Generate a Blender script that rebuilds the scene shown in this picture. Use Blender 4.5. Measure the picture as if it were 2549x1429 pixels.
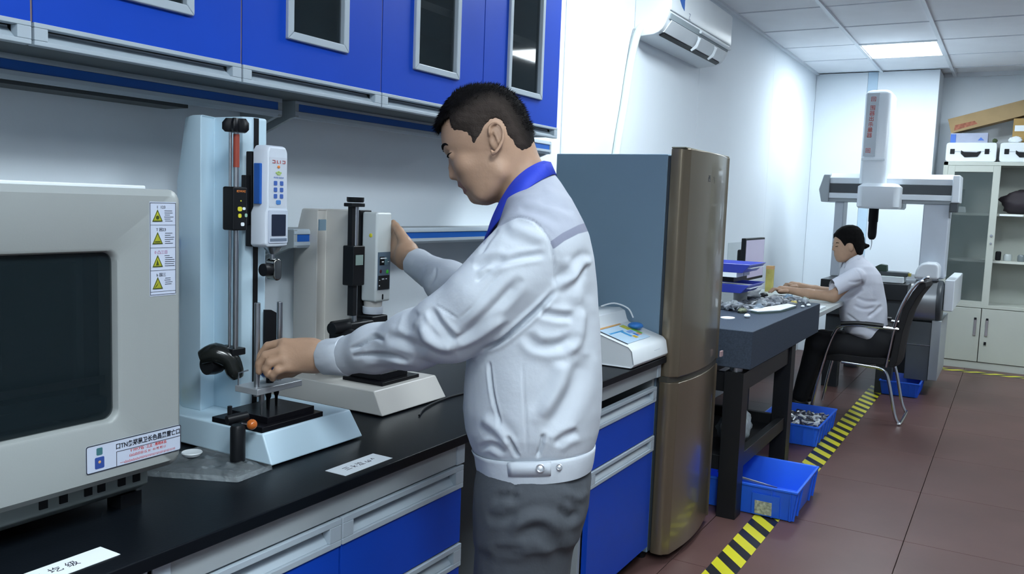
import bpy, bmesh, math, random
import numpy as np
from mathutils import Vector, Matrix, noise as mnoise
random.seed(7)
for o in list(bpy.data.objects): bpy.data.objects.remove(o)
SC = bpy.context.scene
COL = SC.collection
PI = math.pi
# ---------------------------------------------------------------- camera
F, CX, CY, H = 2135.0, 1274.5, 714.5, 1.45
AX = np.array([0.5057911, -0.06627052, 0.86010673])     # world x, y, z axes seen from the camera
AY = np.array([-0.86187441, -0.08125316, 0.50057011])
AZ = np.array([0.03671335, -0.99448788, -0.09821399])
RW = np.array([AX, AY, AZ])                              # camera axes -> world
cam = bpy.data.cameras.new('camera'); cam.sensor_width = 36; cam.lens = F / 2549 * 36
cam.clip_start = .05; cam.clip_end = 100
CO = bpy.data.objects.new('camera', cam); COL.objects.link(CO); SC.camera = CO
_r, _u, _b = RW @ [1, 0, 0], RW @ [0, -1, 0], RW @ [0, 0, -1]
CO.matrix_world = Matrix(((_r[0], _u[0], _b[0], 0), (_r[1], _u[1], _b[1], 0), (_r[2], _u[2], _b[2], H), (0, 0, 0, 1)))
# ---------------------------------------------------------------- world, exposure
W = bpy.data.worlds.new('world'); SC.world = W; W.use_nodes = True
W.node_tree.nodes['Background'].inputs[0].default_value = (.60, .75, 1, 1)
W.node_tree.nodes['Background'].inputs[1].default_value = .25
SC.view_settings.view_transform = 'Standard'; SC.view_settings.look = 'None'
SC.view_settings.exposure = 0.08; SC.view_settings.gamma = 1; SC.view_settings.use_curve_mapping = False
LAMP_E = 50.0
LAMP_COL = (.84, .94, 1.0)
# lamp panels: centres on the ceiling grid (x, y)
LAMPS = [(8.1975, .9625), (3.7875, .9625), (.1125, -.2875), (7.4625, -.9125), (1.5825, -.2875), (-1.3575, -.9125)]
LAMP_K = [.68, .92, .95, .9, .50, .85]                         # relative brightness of the panels

# ---------------------------------------------------------------- helpers: materials
MATS = {}
def mat(name, col, rough=.5, metal=0, var=.04, scale=6., bump=0., bscale=60., coat=0, trans=0, emit=None, es=0, alpha=1, ior=1.45, spec=.5, stretch=None):
    if name in MATS: return MATS[name]
    m = bpy.data.materials.new(name); m.use_nodes = True
    N, L = m.node_tree.nodes, m.node_tree.links
    b = N['Principled BSDF']
    tc = N.new('ShaderNodeTexCoord'); mp = N.new('ShaderNodeMapping'); L.new(tc.outputs['Object'], mp.inputs[0])
    if stretch: mp.inputs['Scale'].default_value = stretch
    nz = N.new('ShaderNodeTexNoise'); nz.inputs['Scale'].default_value = scale; nz.inputs['Detail'].default_value = 4
    L.new(mp.outputs[0], nz.inputs['Vector'])
    cr = N.new('ShaderNodeValToRGB')
    c = Vector(col)
    cr.color_ramp.elements[0].position = .3; cr.color_ramp.elements[1].position = .7
    cr.color_ramp.elements[0].color = tuple(c * (1 - var)) + (1,)
    cr.color_ramp.elements[1].color = tuple(min(1, x) for x in c * (1 + var)) + (1,)
    L.new(nz.outputs[0], cr.inputs[0]); L.new(cr.outputs[0], b.inputs['Base Color'])
    b.inputs['Roughness'].default_value = rough; b.inputs['Metallic'].default_value = metal
    b.inputs['Coat Weight'].default_value = coat; b.inputs['Transmission Weight'].default_value = trans
    b.inputs['IOR'].default_value = ior; b.inputs['Alpha'].default_value = alpha
    b.inputs['Specular IOR Level'].default_value = spec
    if bump:
        n2 = N.new('ShaderNodeTexNoise'); n2.inputs['Scale'].default_value = bscale; n2.inputs['Detail'].default_value = 3
        L.new(mp.outputs[0], n2.inputs['Vector'])
        bp = N.new('ShaderNodeBump'); bp.inputs['Strength'].default_value = bump; bp.inputs['Distance'].default_value = .01
        L.new(n2.outputs[0], bp.inputs['Height']); L.new(bp.outputs[0], b.inputs['Normal'])
    if emit:
        b.inputs['Emission Color'].default_value = tuple(emit) + (1,); b.inputs['Emission Strength'].default_value = es
    MATS[name] = m
    return m
def mat2(name, base, layers):
    # base cloth/skin with further colours, each switched by a signed-distance attribute stored on the vertices
    m = base.copy(); m.name = name; N, L = m.node_tree.nodes, m.node_tree.links; b = N['Principled BSDF']
    cur = b.inputs['Base Color'].links[0].from_socket
    for att, col, soft in layers:
        a = N.new('ShaderNodeAttribute'); a.attribute_name = att
        r = N.new('ShaderNodeMapRange'); r.inputs['From Min'].default_value = soft; r.inputs['From Max'].default_value = -soft
        L.new(a.outputs['Fac'], r.inputs['Value'])
        x = N.new('ShaderNodeMix'); x.data_type = 'RGBA'; L.new(r.outputs[0], x.inputs[0]); L.new(cur, x.inputs[6]); x.inputs[7].default_value = tuple(col) + (1,)
        cur = x.outputs[2]
    L.new(cur, b.inputs['Base Color']); return m
# ---------------------------------------------------------------- helpers: objects
def tag(o, label=None, cat=None, group=None, kind=None):
    if label: o['label'] = label
    if cat: o['category'] = cat
    if group: o['group'] = group
    if kind: o['kind'] = kind
    return o
def thing(name, label, cat, loc=(0, 0, 0), group=None):
    o = bpy.data.objects.new(name, None); o.empty_display_size = .1; COL.objects.link(o)
    o.location = loc
    return tag(o, label, cat, group)
def wm(o):
    m = Matrix.Translation(o.location)
    return (wm(o.parent) @ o.matrix_parent_inverse @ m) if o.parent else m
def link(o, parent):
    COL.objects.link(o)
    if parent is not None:
        o.parent = parent; o.matrix_parent_inverse = wm(parent).inverted()
    return o
def kids(o): return [c for c in bpy.data.objects if c.parent == o]
def dup(root, delta, label=None, name=None):
    r = root.copy(); COL.objects.link(r); r.location = Vector(root.location) + Vector(delta)
    if label: r['label'] = label
    for c in kids(root):
        d = c.copy(); COL.objects.link(d); d.parent = r
        for g in kids(c):
            e = g.copy(); COL.objects.link(e); e.parent = d
    return r
class MB:
    def __init__(s): s.v = []; s.f = []; s.mi = []; s.k = 0
    def add(s, vs, fs):
        n = len(s.v); s.v += [tuple(p) for p in vs]
        for f in fs: s.f.append(tuple(i + n for i in f)); s.mi.append(s.k)
        return s
    def box(s, x0, x1, y0, y1, z0, z1):
        return s.add([(x, y, z) for z in (z0, z1) for y in (y0, y1) for x in (x0, x1)],
                     [(0, 2, 3, 1), (4, 5, 7, 6), (0, 1, 5, 4), (2, 6, 7, 3), (0, 4, 6, 2), (1, 3, 7, 5)])
    def prism(s, poly, ax, a0, a1):
        n = len(poly)
        def P(p, a):
            return (a, p[0], p[1]) if ax == 'x' else (p[0], a, p[1]) if ax == 'y' else (p[0], p[1], a)
        vs = [P(p, a0) for p in poly] + [P(p, a1) for p in poly]
        return s.add(vs, [tuple(range(n))[::-1], tuple(range(n, 2 * n))] + [(i, (i + 1) % n, n + (i + 1) % n, n + i) for i in range(n)])
    def loft(s, rings, caps=True, closed=True):
        n = len(rings[0]); vs = [p for r in rings for p in r]; fs = []
        for k in range(len(rings) - 1):
            for i in range(n if closed else n - 1):
                a, b = k * n + i, k * n + (i + 1) % n
                fs.append((a, b, b + n, a + n))
        if caps: fs += [tuple(range(n))[::-1], tuple(range((len(rings) - 1) * n, len(rings) * n))]
        return s.add(vs, fs)
    def tube(s, pts, r, n=10, caps=True, smooth=0):
        P = [Vector(p) for p in pts]
        if smooth: P = catmull(P, smooth)
        rr = r if isinstance(r, (list, tuple)) else None
        rings = []; up = None
        for i, p in enumerate(P):
            t = (P[min(i + 1, len(P) - 1)] - P[max(i - 1, 0)]).normalized()
            if up is None:
                up = Vector((0, 0, 1)) if abs(t.z) < .9 else Vector((1, 0, 0))
            a = (up - t * up.dot(t)).normalized(); b = t.cross(a); up = a
            q = (np.interp(i / (len(P) - 1), np.linspace(0, 1, len(rr)), rr)) if rr else r
            rings.append([p + (a * math.cos(w) + b * math.sin(w)) * q for w in [2 * PI * k / n for k in range(n)]])
        return s.loft(rings, caps)
    def lathe(s, prof, c, ax='z', n=24, caps=True):
        rings = []
        for r, h in prof:
            ring = []
            for k in range(n):
                w = 2 * PI * k / n; p, q = r * math.cos(w), r * math.sin(w)
                ring.append((c[0] + p, c[1] + q, c[2] + h) if ax == 'z' else (c[0] + h, c[1] + p, c[2] + q) if ax == 'x' else (c[0] + q, c[1] + h, c[2] + p))
            rings.append(ring)
        return s.loft(rings, caps)
    def ball(s, c, r, n=16, m=10, sq=(1, 1, 1)):
        rings = []
        for j in range(1, m):
            t = PI * j / m
            rings.append([(c[0] + r * sq[0] * math.sin(t) * math.cos(2 * PI * k / n), c[1] + r * sq[1] * math.sin(t) * math.sin(2 * PI * k / n), c[2] - r * sq[2] * math.cos(t)) for k in range(n)])
        return s.loft(rings)
    def frame(s, x0, x1, z0, z1, w, y0, y1):            # a rectangular frame in an xz plane
        s.box(x0, x0 + w, y0, y1, z0, z1); s.box(x1 - w, x1, y0, y1, z0, z1)
        s.box(x0 + w, x1 - w, y0, y1, z0, z0 + w); s.box(x0 + w, x1 - w, y0, y1, z1 - w, z1)
        return s
    def build(s, name, m, parent=None, bevel=0, seg=2, smooth=True, ang=40, xf=None):
        me = bpy.data.meshes.new(name)
        v = s.v if xf is None else [tuple(xf @ Vector(p)) for p in s.v]
        me.from_pydata(v, [], s.f)
        for q in (m if isinstance(m, (list, tuple)) else [m]): me.materials.append(q)
        me.polygons.foreach_set('material_index', s.mi)
        bm = bmesh.new(); bm.from_mesh(me); bmesh.ops.recalc_face_normals(bm, faces=bm.faces)
        for e in bm.edges:
            if len(e.link_faces) == 2 and e.calc_face_angle(0) > math.radians(ang): e.smooth = False
        for f in bm.faces: f.smooth = smooth
        bm.to_mesh(me); bm.free()
        o = bpy.data.objects.new(name, me); link(o, parent)
        if bevel:
            b = o.modifiers.new('bevel', 'BEVEL'); b.width = bevel; b.segments = seg; b.limit_method = 'ANGLE'; b.angle_limit = math.radians(35); b.harden_normals = True
        return o
def catmull(P, k):
    out = []
    for i in range(len(P) - 1):
        a, b, c, d = P[max(i - 1, 0)], P[i], P[i + 1], P[min(i + 2, len(P) - 1)]
        for j in range(k):
            t = j / k
            out.append(.5 * ((2 * b) + (c - a) * t + (2 * a - 5 * b + 4 * c - d) * t * t + (3 * b - a - 3 * c + d) * t ** 3))
    out.append(P[-1]); return out
def one(name, label, cat, mb, m, group=None, **k):
    return tag(mb.build(name, m, None, **k), label, cat, group)
def struct(name, mb, m, **k): return tag(mb.build(name, m, None, **k), kind='structure')
def text(s, size, m, origin, right, up, parent, name='lettering', thick=.0003, align='CENTER', sx=1.0, bold=0):
    cu = bpy.data.curves.new(name, 'FONT'); cu.body = s; cu.size = size; cu.align_x = align; cu.align_y = 'CENTER'; cu.extrude = thick; cu.resolution_u = 2; cu.offset = bold
    t = bpy.data.objects.new(name, cu); COL.objects.link(t)
    dg = bpy.context.evaluated_depsgraph_get(); dg.update()
    me = bpy.data.meshes.new_from_object(t.evaluated_get(dg))
    bpy.data.objects.remove(t); bpy.data.curves.remove(cu)
    me.materials.clear(); me.materials.append(m); me.name = name
    R_, U_ = Vector(right).normalized(), Vector(up).normalized(); N_ = R_.cross(U_)
    M = Matrix(((R_.x * sx, U_.x, N_.x, origin[0]), (R_.y * sx, U_.y, N_.y, origin[1]), (R_.z * sx, U_.z, N_.z, origin[2]), (0, 0, 0, 1)))
    me.transform(M)
    o = bpy.data.objects.new(name, me); link(o, parent); return o
def rrect(x0, x1, z0, z1, r, n=5):                      # rounded rectangle outline
    out = []
    for cx, cz, a in ((x1 - r, z1 - r, 0), (x0 + r, z1 - r, 90), (x0 + r, z0 + r, 180), (x1 - r, z0 + r, 270)):
        for k in range(n + 1):
            w = math.radians(a + 90 * k / n); out.append((cx + r * math.cos(w), cz + r * math.sin(w)))
    return out

# ---------------------------------------------------------------- palette
M_wall = mat('painted_wall_white', (.76, .83, .89), .75, var=.015, scale=1.5, bump=.03, bscale=150)
M_ceil = mat('ceiling_tile_white', (.86, .89, .93), .85, var=.03, scale=3, bump=.08, bscale=120)
M_grid = mat('ceiling_grid_white', (.70, .75, .80), .4, var=.02)
M_floor = mat('floor_tile_brown', (.115, .062, .056), .38, spec=.3, var=.12, scale=2.2, bump=.01, bscale=30)
M_grout = mat('floor_grout', (.16, .12, .11), .8, var=.1)
M_blue = mat('blue_laminate', (.006, .058, .47), .45, var=.03, spec=.2)
M_bluestripe = mat('blue_trim_plastic', (.01, .10, .42), .4)
M_rail = mat('grey_blue_plastic', (.40, .47, .53), .4, var=.03)
M_alu = mat('brushed_aluminium', (.50, .53, .56), .38, metal=.5, var=.05, scale=20, stretch=(1, 1, 12))
M_carc = mat('grey_steel_carcass', (.33, .37, .39), .45, var=.03)
M_white = mat('white_plastic', (.74, .79, .82), .35, var=.02)
M_cream = mat('cream_powder_coat', (.60, .63, .58), .4, var=.02)
M_black = mat('black_plastic', (.007, .008, .010), .4, spec=.3, var=.1)
M_blackm = mat('black_metal', (.005, .005, .007), .35, spec=.2, var=.1)
M_top = mat('black_worktop', (.005, .007, .010), .36, spec=.13, var=.2, scale=3, bump=.02, bscale=200)
M_chrome = mat('chrome', (.60, .63, .66), .16, metal=1, var=.02)
M_steel = mat('brushed_steel', (.42, .44, .47), .3, metal=1, var=.06)
M_glassd = mat('tinted_pane', (.018, .028, .034), .04, alpha=.58, var=.0, spec=.35)
M_clear = mat('clear_glass', (.75, .85, .85), .04, alpha=.22, var=0)
M_paper = mat('white_paper', (.80, .86, .90), .7, var=.01)
M_card = mat('cardboard', (.38, .27, .14), .85, var=.08, bump=.05, bscale=80)
M_ink = mat('black_ink', (.02, .025, .04), .6)
M_red = mat('red_ink', (.50, .03, .02), .5)
M_bin = mat('blue_bin_plastic', (.025, .15, .85), .35, var=.05)
# ================================================================ the room
XF, YL, YR, XN, ZC = 9.85, 1.90, -3.6, -2.0, 2.88
mb = MB(); mb.box(XN - .1, XF + .1, YR - .1, YL + .1, -.10, -.012); fl = struct('floor', mb, M_grout)
T = MB(); T.box(.0015, .7985, .0015, .7985, -.011, 0)
t0 = T.build('tile', M_floor, fl, bevel=.001, seg=1)
first = True
for i in range(-7, 9):
    for j in range(-5, 2):
        x, y = 3.33 + .8 * i, .32 + .8 * j
        if x + .8 > XF + .8 or x < XN - .8: continue
        if first: t0.location = (x, y, 0); first = False; continue
        t = t0.copy(); COL.objects.link(t); t.location = (x, y, 0)
# ceiling
mb = MB(); mb.box(XN - .1, XF + .1, YR - .1, YL + .1, ZC + .03, ZC + .12); ce = struct('ceiling', mb, M_ceil)
gx = [9.30 - .735 * k for k in range(-1, 17)]; gy = [1.89 - .625 * k + .01 for k in range(0, 10)]
g = MB()
for x in gx: g.box(x - .004, x + .004, YR, YL, ZC - .001, ZC + .03)
for y in gy[1:]: g.box(XN, XF, y - .014, y + .014, ZC - .010, ZC + .03)
g.box(XN, 9.36, YL - .03, YL, ZC - .012, ZC + .03)
g.box(XF - .03, XF, YR, .75, ZC - .012, ZC + .03)
g.build('grid_bar', M_grid, ce)
P = MB(); P.box(-.3615, .3615, -.306, .306, 0, .018)
pt = None
lampset = {(round(a, 2), round(b, 2)) for a, b in LAMPS}
for x in gx:
    for y in gy:
        c = (x - .3675, y - .3125)
        if c[0] < XN or c[1] < YR or c[0] + .3 > XF: continue
        if any(abs(c[0] - a) < .2 and abs(c[1] - b) < .2 for a, b in LAMPS): continue
        dz = .0015 * math.sin(37 * c[0] + 11 * c[1])
        if pt is None: pt = P.build('ceiling_panel', M_ceil, ce, bevel=.002, seg=1); q = pt
        else: q = pt.copy(); COL.objects.link(q)
        q.location = (c[0], c[1], ZC + .004 + dz)
M_lamps = [mat('lit_lamp_diffuser_%d' % i, (1, 1, 1), .5, emit=LAMP_COL, es=LAMP_E * k, var=0) for i, k in enumerate(LAMP_K)]
lamp_lab = ['square ceiling light panel glowing above the measuring machine', 'square ceiling light panel between the fridge and the black table, overhead',
            'square ceiling light panel in front of the blue wall cabinets', 'square ceiling light panel over the aisle beyond the chair', 'square ceiling light panel above the aisle beside the standing man', 'square ceiling light panel behind the camera, nearest the near wall',
            ]
for (x, y), lab, M_lamp in zip(LAMPS, lamp_lab, M_lamps):
    t = thing('ceiling_light', lab, 'ceiling light', (x, y, ZC), 'recessed ceiling light panels')
    MB().box(x - .33, x + .33, y - .285, y + .285, ZC - .004, ZC + .004).build('diffuser', M_lamp, t)
    f = MB(); f.box(x - .362, x - .33, y - .306, y + .306, ZC - .006, ZC + .02); f.box(x + .33, x + .362, y - .306, y + .306, ZC - .006, ZC + .02)
    f.box(x - .33, x + .33, y - .306, y - .285, ZC - .006, ZC + .02); f.box(x - .33, x + .33, y + .285, y + .306, ZC - .006, ZC + .02)
    f.build('frame', M_grid, t)
# walls
wl = struct('wall_left', MB().box(XN, XF, YL + .012, YL + .1, 0, ZC + .02), M_wall)
for a, b in ((XN, -.223), (-.223, 1.73), (1.73, 3.686), (3.686, 5.64), (5.64, 7.6), (7.6, 9.36)):
    MB().box(a + .0015, b - .0015, YL, YL + .012, 0, ZC).build('panel', M_wall, wl, bevel=.0015, seg=1)
struct('trim_1', MB().box(3.67, 3.70, YL - .006, YL, 0, ZC - .012), M_white, bevel=.002)
struct('trim_2', MB().box(3.315, 3.335, YL - .006, YL, 0, ZC - .012), M_grid, bevel=.002)
wf = struct('wall_far', MB().box(XF, XF + .1, YR, YL, 0, ZC + .02), M_wall)
cl = struct('wall_far_pier', MB().box(9.372, XF, .75, YL, 0, ZC), M_wall)
for a, b in ((.75, 1.306), (1.306, 1.40), (1.40, YL)):
    MB().box(9.36, 9.372, a + .001, b - .001, 0, ZC).build('panel', mat('pale_blue_strip', (.50, .66, .80), .6) if a == 1.306 else M_wall, cl, bevel=.001, seg=1)
M_wall2 = mat('painted_wall_grey', (.50, .54, .58), .75)
struct('wall_right', MB().box(XN, XF, YR - .1, YR, 0, ZC + .02), M_wall2)
struct('wall_near', MB().box(XN - .1, XN, YR, YL, 0, ZC + .02), M_wall2)

# ================================================================ wall cabinets
def handle_rail(x0, x1, z0, z1, y, parent, e=.028):     # moulded rail with a long recessed grip, front at y
    m = MB(); h = z1 - z0
    m.box(x0, x1, y, y + .022, z1 - h * .22, z1); m.box(x0, x1, y, y + .022, z0, z0 + h * .22)
    m.box(x0, x0 + e, y, y + .022, z0 + h * .22, z1 - h * .22); m.box(x1 - e, x1, y, y + .022, z0 + h * .22, z1 - h * .22)
    m.prism([(y + .006, z0 + h * .22), (y + .030, z1 - h * .32), (y + .030, z1 - h * .22), (y + .034, z1 - h * .22), (y + .034, z0 + h * .22)], 'x', x0 + e, x1 - e)
    return m.build('handle_rail', M_rail, parent, bevel=.0015)
YC = 1.57
def wall_cab(x0, doors, label, zt=2.45):
    x1 = doors[-1][1]
    t = thing('wall_cabinet', label, 'cabinet', (x0, YC, 1.70), 'blue wall cabinets over the bench')
    b = MB(); zb = 1.708
    b.box(x0, x0 + .016, YC + .026, YL, zb, zt); b.box(x1 - .016, x1, YC + .026, YL, zb, zt)
    b.box(x0 + .016, x1 - .016, YC + .026, YL, zb, zb + .016); b.box(x0 + .016, x1 - .016, YC + .026, YL, zt - .016, zt); b.box(x0 + .016, x1 - .016, YL - .008, YL, zb + .016, zt - .016)
    MB().box(x0 + .016, x1 - .016, YC + .06, YL - .01, 2.035, 2.060).build('shelf', mat('pale_shelf_board', (.62, .68, .68), .5), t)
    b.build('carcass', mat('dark_cabinet_interior', (.09, .11, .12), .6), t)
    for (a, c, wa, wb) in doors:
        zwb = 1.826 + .006 * (wa - 1.5)
        d = MB(); y0, y1 = YC, YC + .02; a_, c_ = a + .0025, c - .0025
        d.box(a_, wa, y0, y1, 1.744, zt); d.box(wb, c_, y0, y1, 1.744, zt)
        d.box(wa, wb, y0, y1, 1.744, zwb); d.box(wa, wb, y0, y1, zt - .08, zt)
        D = d.build('door', M_blue, t)
        e = MB(); e.box(a, a_, y0 + .003, y1, 1.744, zt); e.build('edge_strip', mat('tan_edge_band', (.25, .19, .15), .5), D); e = MB(); e.box(c_, c, y0 + .003, y1, 1.744, zt)
        e.build('edge_strip', mat('tan_edge_band', (.25, .19, .15), .5), D)
        handle_rail(a_, c_, 1.703, 1.744, YC - .004, D, .026)
        w = .020
        fr = MB(); za, zc_ = zwb, zt - .08
        for pts in ([(wa, za), (wb, za), (wb - w, za + w), (wa + w, za + w)], [(wb, za), (wb, zc_), (wb - w, zc_ - w), (wb - w, za + w)],
                    [(wb, zc_), (wa, zc_), (wa + w, zc_ - w), (wb - w, zc_ - w)], [(wa, zc_), (wa, za), (wa + w, za + w), (wa + w, zc_ - w)]):
            fr.prism(pts, 'y', y0 - .010, y0 + .012)
        fr.build('window_frame', M_rail, D, bevel=.003)
        MB().box(wa + w - .004, wb - w + .004, y0 + .004, y0 + .008, za + w - .004, zc_ - w + .004).build('pane', M_glassd, D)
    return t
wall_cab(-.07, [(-.07, .43, .07, .29), (.43, .93, .57, .79)], 'blue wall cabinet leftmost over the incubator, mostly out of frame')
wall_cab(.93, [(.93, 1.42, 1.065, 1.282), (1.42, 1.925, 1.558, 1.779)], 'blue wall cabinet with two windowed doors above the tall test stand')
wall_cab(1.925, [(1.925, 2.455, 2.069, 2.305), (2.455, 3.0, 2.607, 2.857)], 'blue wall cabinet with two windowed doors above and behind the man')

# ================================================================ two-tier reagent shelves on the wall
def shelf(x0, x1, z, label, y0=1.75):
    t = thing('wall_shelf', label, 'shelf', (x0, YL, z), 'grey wall shelves with a blue front stripe')
    m = MB(); m.box(x0 + .02, x1 - .02, y0 + .02, YL, z + .026, z + .05); m.build('board', M_carc, t, bevel=.001)
    m = MB(); m.prism([(y0 + .02, z + .052), (y0 + .004, z + .052), (y0, z + .045), (y0, z + .037), (y0 + .02, z + .037)], 'x', x0, x1)
    m.prism([(y0 + .02, z - .002), (y0 + .006, z - .002), (y0, z + .006), (y0, z + .016), (y0 + .02, z + .016)], 'x', x0, x1)
    m.box(x0 + .002, x1 - .002, y0 + .006, y0 + .02, z + .014, z + .039); m.build('front_rail', M_rail, t, bevel=.001)
    MB().box(x0 + .003, x1 - .003, y0 + .003, y0 + .006, z + .0165, z + .0365).build('stripe', M_bluestripe, t)
    for a in (x0, x1 - .012):
        m = MB(); m.prism([(y0 + .001, z), (y0 + .001, z + .05), (YL, z + .05), (YL, z - .045), (YL - .02, z - .045), (y0 + .02, z - .003)], 'x', a - .001, a + .013)
        m.build('bracket', M_carc, t, bevel=.001)
    return t
shelf(.20, 1.727, 1.660, 'upper grey shelf with blue stripe under the cabinets, left of the bracket gap')
shelf(1.778, 3.30, 1.664, 'upper grey shelf with blue stripe under the cabinets, behind the man\'s head')
shelf(.20, 1.727, 1.294, 'lower grey shelf with blue stripe behind the incubator and tall test stand')
shelf(1.778, 3.17, 1.300, 'lower grey shelf with blue stripe behind the short test stand')
t = thing('shelf_underside', 'added dark strip for the underside of the upper left shelf', 'shelf underside', (1.2, 1.86, 1.60))  # no lamp: dark strip added to draw the shelf's underside
MB().box(.9, 1.45, 1.79, 1.875, 1.652, 1.682).build('housing', mat('dark_underside', (.05, .06, .065), .5), t)

# ================================================================ bench
YB = 1.16
m = MB(); m.box(-.9, 3.245, YB, YL - .002, .835, .86)
wt = one('worktop', 'long black worktop carrying the incubator, test stands and balance', 'worktop', m, M_top, bevel=.003)
def base_cab(x0, x1, bays, label, leftpost=True):
    t = thing('base_cabinet', label, 'cabinet', (x0, YB + .02, 0), 'blue base cabinets under the worktop')
    b = MB(); y0 = YB + .045
    b.box(x0, x0 + .018, y0, YL - .05, .06, .80); b.box(x1 - .018, x1, y0, YL - .05, .06, .80)
    b.box(x0 + .018, x1 - .018, YL - .062, YL - .05, .06, .80); b.box(x0 + .018, x1 - .018, y0, YL - .062, .06, .078); b.box(x0 + .018, x1 - .018, y0, YL - .062, .772, .79)
    b.build('carcass', M_carc, t, bevel=.001)
    MB().box(x0, x1, YB + .022, YB + .05, .778, .833).build('top_rail', M_carc, t, bevel=.001)
    m = MB()
    for a in (x0, x1 - .035): MB().box(a, a + .035, YB + .018, YB + .05, .777, .834).build('corner_block', M_rail, t, bevel=.002)
    m = MB(); m.box(x0 + .03, x1 - .03, y0 + .04, y0 + .055, 0, .06)
    m.build('plinth', M_black, t)
    for (a, c, zz) in bays:
        for z0, z1, kind in zz:
            d = MB().box(a + .003, c - .003, YB + .022, YB + .042, z0 + .002, z1 - .062)
            D = d.build('drawer' if kind == 'd' else 'door', M_blue, t, bevel=.001, seg=1)
            handle_rail(a + .002, c - .002, z1 - .062, z1 - .002, YB + .017, D, .035)
    return t
dr3 = [(.565, .775, 'd'), (.36, .565, 'd'), (.08, .36, 'd')]
base_cab(.885, 1.815, [(.893, 1.346, [(.565, .775, 'd'), (.08, .565, 'D')]), (1.346, 1.812, dr3)], 'blue base cabinet under the tall test stand, drawers with grey grip rails')
base_cab(-.06, .875, [(-.055, .40, dr3), (.40, .87, dr3)], 'blue base cabinet under the incubator, out of frame at the left')
base_cab(2.585, 3.235, [(2.605, 3.20, [(.545, .745, 'd'), (.08, .545, 'D')])], 'blue base cabinet right of the man, one drawer above a tall door')
m = MB()
for x in (2.66, 3.16): m.lathe([(.02, 0), (.02, .006), (.012, .012), (.012, .06)], (x, YB + .06, 0), n=12)
M_knee_shade = mat('painted_knee_shade', (.03, .034, .038), .5)
# added panel, its dark colour stands in for the shade of the knee space
one('knee_space_shade', 'added dark panel painted as the shade in the knee space under the worktop', 'panel', MB().box(1.83, 2.57, YL - .09, YL - .07, .1, .80), M_knee_shade)

# ================================================================ fridge
t = thing('refrigerator', 'tall two-door fridge, bronze doors and blue-grey side, at the end of the bench', 'fridge', (3.54, 1.42, 0))
M_fs = mat('blue_grey_steel', (.165, .25, .33), .5, spec=.3, var=.05, scale=1.5)
MB().box(3.256, 3.83, 1.205, 1.70, .03, 1.662).build('body', M_fs, t, bevel=.004)
MB().box(3.262, 3.824, 1.192, 1.206, .04, 1.655).build('door_gasket', mat('dark_rubber_gasket', (.03, .04, .05), .6), t)
M_fd = mat('bronze_steel', (.22, .18, .125), .28, metal=.6, var=.04, scale=1.2, stretch=(8, 8, .3), coat=.3)
def fdoor(z0, z1):
    prof = [(3.254, 1.192), (3.25, 1.182), (3.25, 1.150), (3.256, 1.140), (3.262, 1.137)]
    for k in range(0, 13):
        u = k / 12; prof.append((3.28 + .53 * u, 1.134 - .030 * math.sin(PI * (.12 + .88 * u)) * 1.0 - .004))
    prof += [(3.828, 1.125), (3.834, 1.135), (3.834, 1.185), (3.83, 1.192)]
    m = MB(); m.prism(prof, 'z', z0, z1); return m.build('door', M_fd, t, bevel=.004)
D1 = fdoor(.775, 1.684); D2 = fdoor(.035, .752)
m = MB(); m.prism([(3.252, 1.192), (3.252, 1.156), (3.27, 1.140), (3.41, 1.118), (3.54, 1.108), (3.67, 1.112), (3.828, 1.132), (3.832, 1.192)], 'z', .752, .775); m.build('grip_strip', mat('dark_bronze_trim', (.10, .095, .08), .4, metal=.5), t)  # darker bronze strip between the two doors
MB().box(3.25, 3.832, 1.13, 1.19, 1.684, 1.690).build('door_cap', mat('olive_plastic_cap', (.20, .20, .16), .4), D1, bevel=.002)
text('西 冷 )', .030, M_ink, (3.50, 1.1005, 1.575), (1, 0, 0), (0, 0, 1), D1, 'logo')
m = MB(); m.box(3.835, 3.8365, 1.14, 1.19, 1.40, 1.655); m.build('energy_label', M_paper, D1)
MB().box(3.8365, 3.838, 1.14, 1.19, 1.62, 1.65).build('label_print', M_bluestripe, D1); MB().box(3.8365, 3.838, 1.14, 1.19, 1.47, 1.482).build('label_print', M_bluestripe, D1)
MB().box(3.79, 3.82, 1.1, 1.108, .79, .815).build('sticker', mat('pink_sticker', (.5, .35, .36), .5), D1)
for x, y in ((3.28, 1.24), (3.80, 1.24), (3.28, 1.66), (3.80, 1.66)): MB().lathe([(.02, 0), (.022, .03)], (x, y, 0), n=10).build('foot', M_black, t)

# ================================================================ air conditioner and its pipe
t = thing('air_conditioner', 'white split air conditioner high on the left wall above the fridge', 'air conditioner', (5.0, YL, 2.38))
prof = [(1.9, 2.72), (1.73, 2.72), (1.705, 2.70), (1.70, 2.60), (1.700, 2.502), (1.705, 2.485), (1.712, 2.466)]
prof += [(1.722, 2.44), (1.738, 2.415), (1.757, 2.399), (1.785, 2.388), (1.9, 2.378)]
MB().prism(prof, 'x', 4.495, 5.62).build('body', M_white, t, bevel=.006, seg=3)
MB().prism([(1.700, 2.512), (1.693, 2.512), (1.690, 2.52), (1.690, 2.69), (1.70, 2.705), (1.705, 2.705)], 'x', 4.50, 5.615).build('front_panel', M_white, t, bevel=.003)
MB().prism([(1.701, 2.500), (1.695, 2.498), (1.703, 2.470), (1.712, 2.470)], 'x', 4.52, 5.59).build('grille_band', mat('grey_grille', (.28, .34, .37), .5), t)
MB().prism([(1.703, 2.467), (1.698, 2.463), (1.742, 2.405), (1.75, 2.404)], 'x', 4.54, 5.56).build('flap', M_white, t, bevel=.001)
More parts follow.
